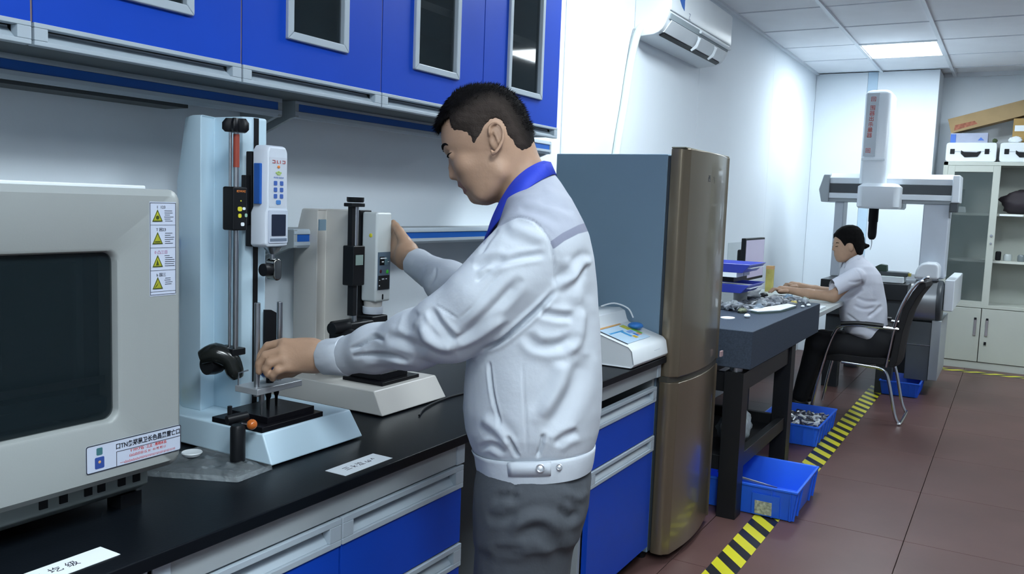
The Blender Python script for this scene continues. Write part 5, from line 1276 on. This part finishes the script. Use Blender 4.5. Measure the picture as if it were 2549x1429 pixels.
WA = [(cp(2128, 690, 6.02), .042), (cp(2074, 738, 6.02), .040), (cp(2010, 731, 6.05), .034), (cp(1962, 722, 6.10), .024)]
WB = [(cp(2128, 690, 6.40), .042), (cp(2090, 730, 6.42), .038), (cp(2030, 722, 6.42), .032), (cp(1988, 711, 6.42), .024)]
def w_hand(X, A, B, D):      # a relaxed hand over the keys, fingers downwards at the far end
    (u0, v0), (u1, v1) = A, B
    d = s_chain(X, [(cp(u0, v0, D), .026), (cp(u0 * .6 + u1 * .4, v0 * .6 + v1 * .4 - 1, D), .030)], .02)
    for k, z in enumerate((-.030, -.010, .010, .030)):
        L_ = (.90, 1.0, 1.05, .92)[k]
        a = cp(u0 * .55 + u1 * .45, v0 * .55 + v1 * .45 - 1.5, D + z * .8); b = cp(u0 + (u1 - u0) * .78 * L_, v1 - 5, D + z); c = cp(u0 + (u1 - u0) * L_, v1 + 3, D + z)
        d = smin(d, s_chain(X, [(a, .0125), (b, .0095), (c, .0080)], .004), .005)
    th = s_chain(X, [(cp(u0 - 4, v0 + 3, D - .03), .014), (cp(u0 * .5 + u1 * .5, v0 * .3 + v1 * .7 + 2, D - .045), .009)], .005)
    return smin(d, th, .006)
def wh1(X): return w_hand(X, (1962, 722), (1916, 724), 6.10)
def wh2(X): return w_hand(X, (1986, 711), (1950, 712), 6.42)
WL = [[(w2c((6.55 + o, .80, .51)), .075), (w2c((6.52 + o, 1.19, .50)), .060), (w2c((6.54 + o, 1.28, .10)), .042)] for o in (0, .20)]
def w_body(X):
    d = w_head(X)
    t = s_chain(X, [(q6(2136, 690), .085), (q6(2140, 760), .09), (w2c((6.65, .80, .56)), .11)], .05)
    t = smin(t, s_cap(X, q6(2126, 690, -.12), q6(2126, 690, .12), .040, .040), .04); d = smin(d, t, .02)
    for A_ in (WA, WB): d = smin(d, s_chain(X, A_, .02), .02)
    d = smin(d, wh1(X), .006); d = smin(d, wh2(X), .006)
    for L_ in WL: d = smin(d, s_chain(X, L_, .03), .03)
    return d
lo, hi = bounds([cp(2075, 562, 6.2), cp(2200, 700, 6.2), cp(1905, 720, 6.10), cp(2130, 690, 5.95), cp(2130, 690, 6.5)] + [p for L_ in WL for p, r in L_], .12)
V, Q = surfnet(w_body, lo, hi, .0058)
net_obj('body', V, Q, [M_skin], wo, relax=1)
WHH = [(wy(v), wx(f), wx(b), w) for v, f, b, w in [(560, 2108, 2122, .02), (564, 2096, 2134, .048), (573, 2084, 2143, .068), (583, 2077, 2148, .078), (595, 2074, 2150, .083), (607, 2076, 2151, .083), (620, 2082, 2149, .079), (632, 2092, 2146, .070), (640, 2104, 2140, .055)]]
def w_hair(X):
    d = s_loft(X, WHH, nf=2.2, nb=2.1, mid=.55, cz=DW) + .0015 * wob(X, 150)
    pu, pv = X[:, 0] * F / DW + CX, X[:, 1] * F / DW + CY
    e = s_poly(pu, pv, [(2060, 545), (2070, 578), (2077, 584), (2080, 592), (2086, 600), (2091, 610), (2095, 616), (2098, 608), (2104, 606), (2111, 608), (2116, 617), (2122, 628), (2130, 637), (2140, 640), (2170, 640), (2170, 545)]) * DW / F
    d = smax(d, e, .004)
    d = smin(d, s_chain(X, [(q6(2142, 606), .022), (q6(2152, 613), .019), (q6(2160, 612), .013)], .01), .008)
    d = smin(d, s_cap(X, q6(2140, 630), q6(2148, 641), .012, .006), .008)
    return d
V, Q = surfnet(w_hair, (wx(2055), wy(550), DW - .12), (wx(2175), wy(655), DW + .12), .0045)
net_obj('hair', V, Q, [M_hair], wo)
for s in (-1, 1):
    strip_obj('eyebrow', [(wx(2078), wy(606), DW + s * .018), (wx(2078.5), wy(605), DW + s * .034), (wx(2083), wy(606), DW + s * .048)], [.002, .003, .0015], M_hair, wo)
    strip_obj('eyelashes', [(wx(2077), wy(614.5), DW + s * .022), (wx(2077), wy(614), DW + s * .034), (wx(2081), wy(613.5), DW + s * .044)], [.001, .002, .001], M_hair, wo)
M_shirt = mat('white_shirt_cotton', (.66, .69, .78), .8, var=.02, bump=.1, bscale=60)
WT = [(wy(v), wx(f), wx(b), w) for v, f, b, w in [(636, 2118, 2143, .05), (644, 2110, 2150, .075), (654, 2102, 2160, .115), (666, 2098, 2170, .155), (684, 2096, 2181, .178), (705, 2092, 2189, .178), (730, 2089, 2196, .172), (760, 2091, 2201, .165), (790, 2097, 2202, .165), (812, 2102, 2202, .165), (830, 2110, 2202, .168), (842, 2130, 2200, .168)]]
def w_shirt(X):
    d = s_loft(X, WT, nf=2.3, nb=2.3, cz=DW) + .005 * wob(X, 26) + .002 * wob(X, 60, 1)
    for A_ in ([(cp(2130, 688, 6.02), .062), (cp(2068, 722, 6.01), .060)], [(cp(2128, 690, 6.40), .060), (cp(2076, 722, 6.42), .056)]): d = smin(d, s_chain(X, A_, .02), .03)
    cut = s_cap(X, cp(2060, 727, 6.0), cp(2040, 739, 6.0), .070, .070); d = smax(d, -cut, .004)
    cut = s_cap(X, cp(2064, 727, 6.42), cp(2040, 739, 6.42), .066, .066); d = smax(d, -cut, .004)
    return smax(d, -s_cap(X, q6(2108, 618), q6(2122, 648), .060, .050), .004)
V, Q = surfnet(w_shirt, (wx(2045), wy(630), 5.86), (wx(2215), wy(848), 6.58), .0068)
N = normals(V, Q)
V = crease(V, N, [([(2150, 720), (2125, 735), (2095, 745)], 3.5, -.016), ([(2110, 700), (2130, 703), (2145, 700)], 3, -.008), ([(2125, 760), (2150, 770), (2180, 765)], 3.5, -.012), ([(2130, 740), (2155, 750), (2185, 750)], 3.5, -.010), ([(2160, 790), (2180, 775), (2195, 760)], 4, -.012), ([(2105, 780), (2125, 795), (2140, 805)], 3, -.010), ([(2128, 668), (2142, 684), (2146, 710), (2138, 728)], 1.6, -.008)])
sh = net_obj('shirt', V, Q, [M_shirt], wo, relax=1)
def w_coll(u): return [tuple(p) for p in u]
R1 = [[(wx(a), wy(b), DW + z) for a, b, z in row] for row in (
    [(2100, 655, -.03), (2108, 645, -.058), (2124, 636, -.064), (2140, 631, -.03), (2143, 630, 0), (2140, 631, .03), (2124, 636, .064), (2108, 645, .058), (2100, 655, .03)],
    [(2096, 668, -.04), (2108, 658, -.078), (2127, 647, -.085), (2146, 640, -.04), (2150, 639, 0), (2146, 640, .04), (2127, 647, .085), (2108, 658, .078), (2096, 668, .04)])]
sweep('collar', R1, M_shirt, sh, close_ring=False, thick=.005)
def w_trou(X):
    d = s_cap(X, w2c((6.56, .76, .56)), w2c((6.76, .78, .56)), .125, .125)
    for L_, ex in zip(WL, (0, 0)):
        d = smin(d, s_chain(X, [(L_[0][0], .098), (L_[1][0], .078), (L_[2][0], .060)], .03), .04)
    return smax(d + .003 * wob(X, 30), -(X[:, 1] - wy(800)) - 0, .01) if False else d + .003 * wob(X, 30)
lo, hi = bounds([p for L_ in WL for p, r in L_] + [w2c((6.5, .7, .66))], .16)
V, Q = surfnet(w_trou, lo, hi, .010)
net_obj('trousers', V, Q, [mat('black_trousers', (.010, .011, .014), .8)], wo, relax=1)
for o_ in (0, .20):
    MB().ball((6.54 + o_, 1.33, .045), .05, sq=(.95, 2.2, .88)).build('shoe', M_shoe, wo)

# ================================================================ coordinate measuring machine
t = thing('measuring_machine', 'large white bridge measuring machine with red lettering on its tall column', 'measuring machine', (8.0, .95, 0))
M_cw = mat('cmm_white_shell', (.74, .80, .86), .3, var=.01); M_cg = mat('cmm_grey_shell', (.36, .40, .43), .35, var=.02); M_cd = mat('cmm_dark_steel', (.05, .06, .07), .4)
MB().box(7.45, 8.9, .70, 1.365, .78, .912).build('granite_bed', mat('black_granite', (.012, .014, .017), .3), t, bevel=.004)
MB().box(7.50, 8.85, .74, 1.33, .62, .778).build('bed_frame', M_cd, t, bevel=.003)
for x in (7.55, 8.65):
    for y in (.78, 1.20): MB().box(x, x + .12, y, y + .12, 0, .62).build('leg', M_cd, t)
MB().box(7.505, 7.51, .84, .90, .665, .675).build('drawer_pull', M_chrome, t)
m = MB(); m.box(7.70, 8.45, .525, .70, .12, .60); m.build('side_cabinet', mat('cmm_slate', (.085, .10, .115), .45), t, bevel=.004)
MB().box(7.695, 8.46, .455, .524, .13, .62).build('side_cover', M_cg, t, bevel=.004)
MB().box(7.69, 8.455, .524, .70, .41, .414).build('cover_seam', M_chrome, t)
# Y guide drum
m = MB(); m.lathe([(.165, .50), (.170, .505), (.170, .80)], (7.80, 0, .768), ax='y', n=40); m.build('guide_drum', mat('cmm_satin_grey', (.30, .32, .34), .35, metal=.4), t)
m = MB(); m.lathe([(.150, .462), (.168, .470), (.176, .48), (.176, .503)], (7.80, 0, .768), ax='y', n=40); m.build('guide_end_band', M_cd, t)
MB().box(7.75, 8.9, .385, .458, .70, .955).build('outer_guide', M_cw, t, bevel=.008)
m = MB(); m.prism([(.50, .955), (.685, .955), (.672, 1.02), (.655, 1.055), (.635, 1.078), (.60, 1.090), (.54, 1.090), (.515, 1.080), (.502, 1.05)], 'x', 7.66, 8.25); m.build('foot_cover', M_cw, t, bevel=.02, seg=4)
MB().box(7.73, 8.24, .505, .66, .940, .956).build('air_bearing', M_chrome, t)
# bridge
m = MB(); m.prism([(.476, .95), (.671, .95), (.671, 1.56), (.476, 1.56)], 'x', 7.86, 8.14); m.build('right_column', mat('cmm_column', (.50, .55, .62), .35), t, bevel=.01)
MB().box(7.90, 8.10, 1.300, 1.375, .912, 1.60).build('left_column', mat('cmm_column', (.50, .55, .62)), t, bevel=.008)
m = MB(); m.prism([(7.86, 1.56), (8.16, 1.56), (8.16, 1.80), (7.93, 1.80), (7.86, 1.77)], 'y', .44, 1.44); m.build('beam', M_cg, t, bevel=.004)
m = MB(); m.prism([(7.852, 1.715), (7.845, 1.765), (7.92, 1.805), (8.17, 1.805), (8.17, 1.715)], 'y', .47, 1.42); m.build('beam_cover', M_cw, t, bevel=.004)
MB().box(7.848, 7.862, .47, 1.42, 1.635, 1.715).build('scale_slot', M_cd, t)
MB().box(7.838, 7.862, .47, 1.42, 1.590, 1.635).build('lower_cover', M_cw, t, bevel=.003)
m = MB(); m.prism([(1.42, 1.555), (1.48, 1.555), (1.505, 1.66), (1.47, 1.79), (1.42, 1.79)], 'x', 7.83, 8.19); m.build('left_end_cap', M_cg, t, bevel=.006)
m = MB(); m.prism([(.41, 1.575), (.47, 1.575), (.47, 1.80), (.415, 1.80)], 'x', 7.83, 8.19); m.build('right_end_cap', M_cw, t, bevel=.01)
MB().box(7.84, 8.0, .42, .478, 1.50, 1.575).build('end_bracket', M_cd, t, bevel=.006)
# carriage and column
m = MB(); m.prism(rrect(.838, 1.168, 7.66, 8.26, .06, 6)[::1], 'z', 1.512, 1.70)
m = MB()
def cr(s, z): return [(a, b, z) for b, a in rrect(.838 + s, 1.168 - s, 7.66 + s, 8.26 - s, .05, 6)]
m.loft([cr(.012, 1.510), cr(0, 1.525), cr(0, 1.69), cr(.03, 1.715), cr(.05, 1.720)]); m.build('carriage', M_cw, t)
m = MB()
def zr(s, z): return [(a, b, z) for b, a in rrect(.965 + s, 1.168 - s, 7.72 + s, 8.10 - s, .035, 5)]
m.loft([zr(0, 1.715), zr(0, 2.45), zr(.012, 2.475), zr(.03, 2.485)]); m.build('z_column', M_cw, t)
MB().box(7.712, 7.721, 1.055, 1.150, 1.94, 2.46).build('front_panel', mat('cmm_panel_grey', (.50, .56, .62), .35), t, bevel=.002)
MB().box(7.708, 7.722, .975, 1.16, 1.905, 1.925).build('panel_lip', M_cw, t, bevel=.003)
for k, (s, z) in enumerate((('回', 2.405), ('围', 2.335), ('器', 2.29), ('出', 2.245), ('杀', 2.20), ('量', 2.155), ('器', 2.11), ('回', 1.985))):
    text(s, .043, mat('red_lettering', (.50, .05, .03), .5), (7.711, 1.098 + .002 * k, z), (0, -1, 0), (0, 0, 1), t, 'lettering', .0006)
m = MB(); m.lathe([(.034, 0), (.036, .02), (.036, .12), (.040, .125), (.040, .235)], (7.95, 1.062, 1.275), n=20); m.build('quill', M_blackm, t)
m = MB(); m.lathe([(.018, 0), (.030, .015), (.034, .03)], (7.95, 1.062, 1.245), n=16); m.build('probe_head', M_blackm, t)
m = MB(); m.tube([(7.95, 1.062, 1.25), (7.95, 1.060, 1.20), (7.95, 1.068, 1.155)], [.006, .004, .002], 8, smooth=3); m.build('stylus', M_chrome, t)
# things on the machine bed
t = thing('black_gadget', 'black and green hand tool lying on a white book beside the measuring machine', 'tool', (7.75, .85, .94))
MB().box(7.56, 7.72, .72, .955, .966, 1.000).build('body', mat('dark_slate_plastic', (.035, .045, .05), .4), t, bevel=.008)
m = MB(); m.prism([(.965, 1.0), (.975, 1.03), (.935, 1.055), (.885, 1.05), (.880, 1.0)], 'x', 7.58, 7.68); m.build('green_head', mat('dark_green_plastic', (.02, .05, .035), .5), t, bevel=.004)
MB().box(7.60, 7.66, .70, .725, .970, .995).build('nozzle', mat('brass', (.45, .38, .08)), t)
one('book', 'thick white book under the black and green hand tool', 'book', MB().box(7.52, 7.75, .745, .955, .916, .9655), M_paper, bevel=.003)
if False: one('small_panel_display', 'slim dark edged display leaning behind the woman, above the desk', 'display', MB().prism([(6.98, .83), (7.0, .83), (7.10, 1.03), (7.08, 1.04)], 'y', 1.14, 1.36), mat('dark_teal_glass', (.08, .12, .13), .2))
if False: one('side_cabinet_box', 'dark box standing behind the desk corner, carrying the slim display', 'box', MB().box(6.90, 7.25, 1.12, 1.40, 0, .829), M_cd)

# ================================================================ storage cabinet with glass doors
M_fc = mat('cream_steel_cabinet', (.47, .50, .455), .4, var=.015)
t = thing('storage_cabinet', 'tall cream steel storage cabinet with glazed upper doors against the far wall', 'cabinet', (9.6, 0, 0))
XC, y0, y1, zt = 9.40, -.93, .655, 2.0
m = MB(); m.box(XC + .02, 9.84, y1 - .02, y1, 0, zt); m.box(XC + .02, 9.84, y0, y0 + .02, 0, zt); m.box(9.82, 9.84, y0, y1, 0, zt)
m.box(XC, 9.84, y0, y1, zt - .035, zt); m.box(XC + .02, 9.84, y0, y1, .60, .63); m.box(XC + .01, 9.84, y0, y1, 0, .07)
m.box(XC, XC + .03, y1 - .04, y1, 0, zt); m.box(XC, XC + .03, y0, y0 + .04, 0, zt); m.box(XC + .002, XC + .03, y0 + .04, y1 - .04, .60, .632)
m.build('carcass', M_fc, t, bevel=.002)
for z in (1.05, 1.50): MB().box(XC + .08, 9.82, y0 + .02, y1 - .02, z - .012, z + .012).build('shelf', M_cream, t)
# left glazed sliding door
def gdoor(a, b, x, lab=None):
    m = MB(); z0, z1 = .632, zt - .035; w = .062
    m.box(x, x + .018, a, a + w, z0, z1); m.box(x, x + .018, b - w, b, z0, z1); m.box(x, x + .018, a + w, b - w, z0, z0 + w * .5); m.box(x, x + .018, a + w, b - w, z1 - w, z1)
    D = m.build('door', M_fc, t, bevel=.002)
    MB().box(x + .006, x + .010, a + w - .004, b - w + .004, z0 + .02, z1 - w + .004).build('pane', mat('cabinet_glass', (.10, .13, .13), .05, alpha=.38, var=0), D)
    return D
D = gdoor(.165, .615, XC + .004)
m = MB()
MB().tube([(XC + .003, .195, 1.30), (XC - .004, .195, 1.30)], .012, 12).build('lock', M_chrome, D); MB().tube([(XC + .003, .195, 1.225), (XC - .004, .195, 1.225)], .010, 12).build('lock', M_chrome, D)
gdoor(.10 - .45 + .45, .55, XC + .030) if False else None
for a, b in ((.222, .617), (-.35, .216), (-.885, -.356)):
    D = MB().box(XC + .002, XC + .02, a, b, .075, .595).build('lower_door', M_fc, t, bevel=.003)
    hy = .265 if a > 0 else .165 if a > -.5 else -.41
    MB().box(XC - .006, XC + .004, hy - .012, hy + .012, .33, .50).build('handle', M_chrome, D, bevel=.002)
    MB().box(XC - .008, XC + .004, hy - .010, hy + .010, .485, .505).build('handle_cap', M_black, D)
    if a < 0: MB().box(XC - .004, XC + .004, hy - .008, hy + .012, .245, .275).build('keyhole', M_black, D)
# contents
one('white_device', 'small white device on the upper shelf behind the cabinet glass', 'device', MB().prism([(.43, 1.513), (.59, 1.513), (.60, 1.55), (.57, 1.575), (.44, 1.57)], 'x', 9.52, 9.66), M_white, bevel=.008)
one('grey_panel', 'grey notebook leaning inside the cabinet behind the glass door', 'notebook', MB().prism([(9.70, 1.513), (9.715, 1.513), (9.765, 1.74), (9.75, 1.745)], 'y', .47, .60), mat('grey_board', (.10, .12, .12), .6))
crumple('dark_cloth_bag', 'dark bag slumped on the cabinet\'s upper shelf, right of the glass door', 'bag', (9.58, -.06, 1.62), .125, mat('dark_violet_cloth', (.022, .016, .022), .7), (.9, 1.75, .95), 5, f=4, amp=.35)
one('white_tray', 'thin white tray sticking out of the upper shelf', 'tray', MB().box(9.43, 9.478, -.05, .145, 1.49, 1.508), M_paper, bevel=.004)
one('black_camera', 'small black object on the middle cabinet shelf', 'camera', MB().box(9.52, 9.60, .10, .15, 1.063, 1.15), M_black, bevel=.012)
for k, (y, r, lab) in enumerate(((.045, .035, 'clear jar next to the small black object in the cabinet'), (-.07, .032, 'grey jar on the middle cabinet shelf, in the centre'), (-.17, .03, 'pale jar on the middle cabinet shelf near the frame edge'))):
    one('jar', lab, 'jar', MB().lathe([(r, 0), (r * 1.05, .01), (r * 1.05, .05), (r * .8, .065)], (9.56, y, 1.063), n=16), mat('jar_grey%d' % k, ((.45, .5, .5), (.16, .19, .2), (.38, .42, .42))[k], .2), 'jars in the storage cabinet')
# on top of the cabinet
def case(ya, yb, lab):
    t = thing('carry_case', lab, 'case', (9.5, (ya + yb) / 2, zt), 'white cases on top of the storage cabinet')
    m = MB(); x0 = 9.44
    m.prism(rrect(ya, yb, zt + .001, zt + .185, .025, 5), 'x', x0, 9.75); m.build('shell', M_white, t, bevel=.008)
    w = yb - ya
    MB().box(x0 - .004, x0 + .004, ya + .05, yb - .05, zt + .098, zt + .102).build('seam', M_cg, t)
    for f_ in (.14, .82): MB().box(x0 - .006, x0 + .003, ya + w * f_, ya + w * f_ + .04, zt + .075, zt + .125).build('latch', M_black, t, bevel=.004)
    m = MB(); c = (ya + yb) / 2; m.prism([(c - .085, zt + .105), (c - .085, zt + .09), (c - .06, zt + .05), (c + .05, zt + .045), (c + .085, zt + .08), (c + .085, zt + .112), (c + .06, zt + .095), (c - .05, zt + .092)], 'x', x0 - .010, x0 + .002); m.build('handle', M_black, t, bevel=.003)
    return t
case(.215, .650, 'white carry case on the cabinet top, nearest the pier'); case(-.245, .190, 'white carry case on the cabinet top, at the frame\'s right edge')
t = thing('blue_white_carton', 'small blue and white carton on the left white case', 'box', (9.6, .45, zt + .186))
MB().box(9.50, 9.72, .30, .62, zt + .186, zt + .282).build('carton', mat('lilac_carton', (.36, .40, .52), .5, var=.1), t, bevel=.003)
MB().box(9.495, 9.60, .575, .622, zt + .187, zt + .27).build('blue_panel', mat('blue_print_panel', (.06, .16, .55), .5), t); MB().prism([(.33, zt + .21), (.36, zt + .24), (.385, zt + .21)], 'x', 9.496, 9.5).build('blue_panel', mat('blue_print_panel', (.06, .16, .55)), t)
crumple('green_scrap', 'small dark green scrap between the cases on the cabinet', 'scrap', (9.5, .24, zt + .205), .022, mat('dark_green_scrap', (.06, .09, .04), .7), (1, 1, .9), 8)
t = thing('long_carton', 'long brown cardboard carton leaning diagonally on the cabinet top', 'box', (9.6, .3, zt + .28))
e = Vector((0, -.965, .262)); n_ = Vector((0, .262, .965)); o0 = Vector((9.58, .625, zt + .2835))
P_ = lambda x, s, h: tuple(Vector((x, 0, 0)) + Vector((0, o0.y, o0.z)) + e * s + n_ * h)
m = MB(); m.loft([[P_(9.56, 0, 0), P_(9.76, 0, 0), P_(9.76, -.0, .145), P_(9.56, -.0, .145)], [P_(9.56, 1.25, 0), P_(9.76, 1.25, 0), P_(9.76, 1.25, .145), P_(9.56, 1.25, .145)]]); m.build('carton', M_card, t, bevel=.002)
m = MB(); m.loft([[P_(9.558, .03, .02), P_(9.56, .03, .02), P_(9.56, .05, .07), P_(9.558, .05, .07)], [P_(9.558, .24, .03), P_(9.56, .24, .03), P_(9.56, .22, .065), P_(9.558, .22, .065)]]); m.build('red_stamp', mat('faded_red_print', (.36, .13, .08), .8, var=.3, scale=40), t)
m = MB(); c = P_(9.557, .74, .085); m.ball(c, .022, sq=(.08, 1, 1.1)); m.build('black_mark', M_black, t)
m = MB(); m.prism([(c[1] + .10, c[2] + .02), (c[1] + .075, c[2] + .06), (c[1] + .06, c[2] + .018)], 'x', 9.557, 9.559); m.build('black_mark', M_black, t)
one('brown_carton', 'brown cardboard box under the raised end of the long carton', 'box', MB().box(9.56, 9.80, -.50, .10, zt + .186, zt + .421), mat('cardboard_tan', (.42, .27, .10), .85, var=.06), bevel=.002)
one('white_note', 'white paper note stuck on the brown cardboard box', 'note', MB().box(9.556, 9.5595, -.02, .085, zt + .30, zt + .355), M_paper)
crumple('white_pouch', 'white crumpled pouch on the right-hand white case', 'pouch', (9.50, .07, zt + .215), .035, M_paper, (1, 1.6, .85), 4)
one('paper_pile', 'flat white papers on the right-hand white case', 'paper', MB().box(9.46, 9.7 - .15, -.26, -.02, zt + .186, zt + .225), M_paper, bevel=.003)
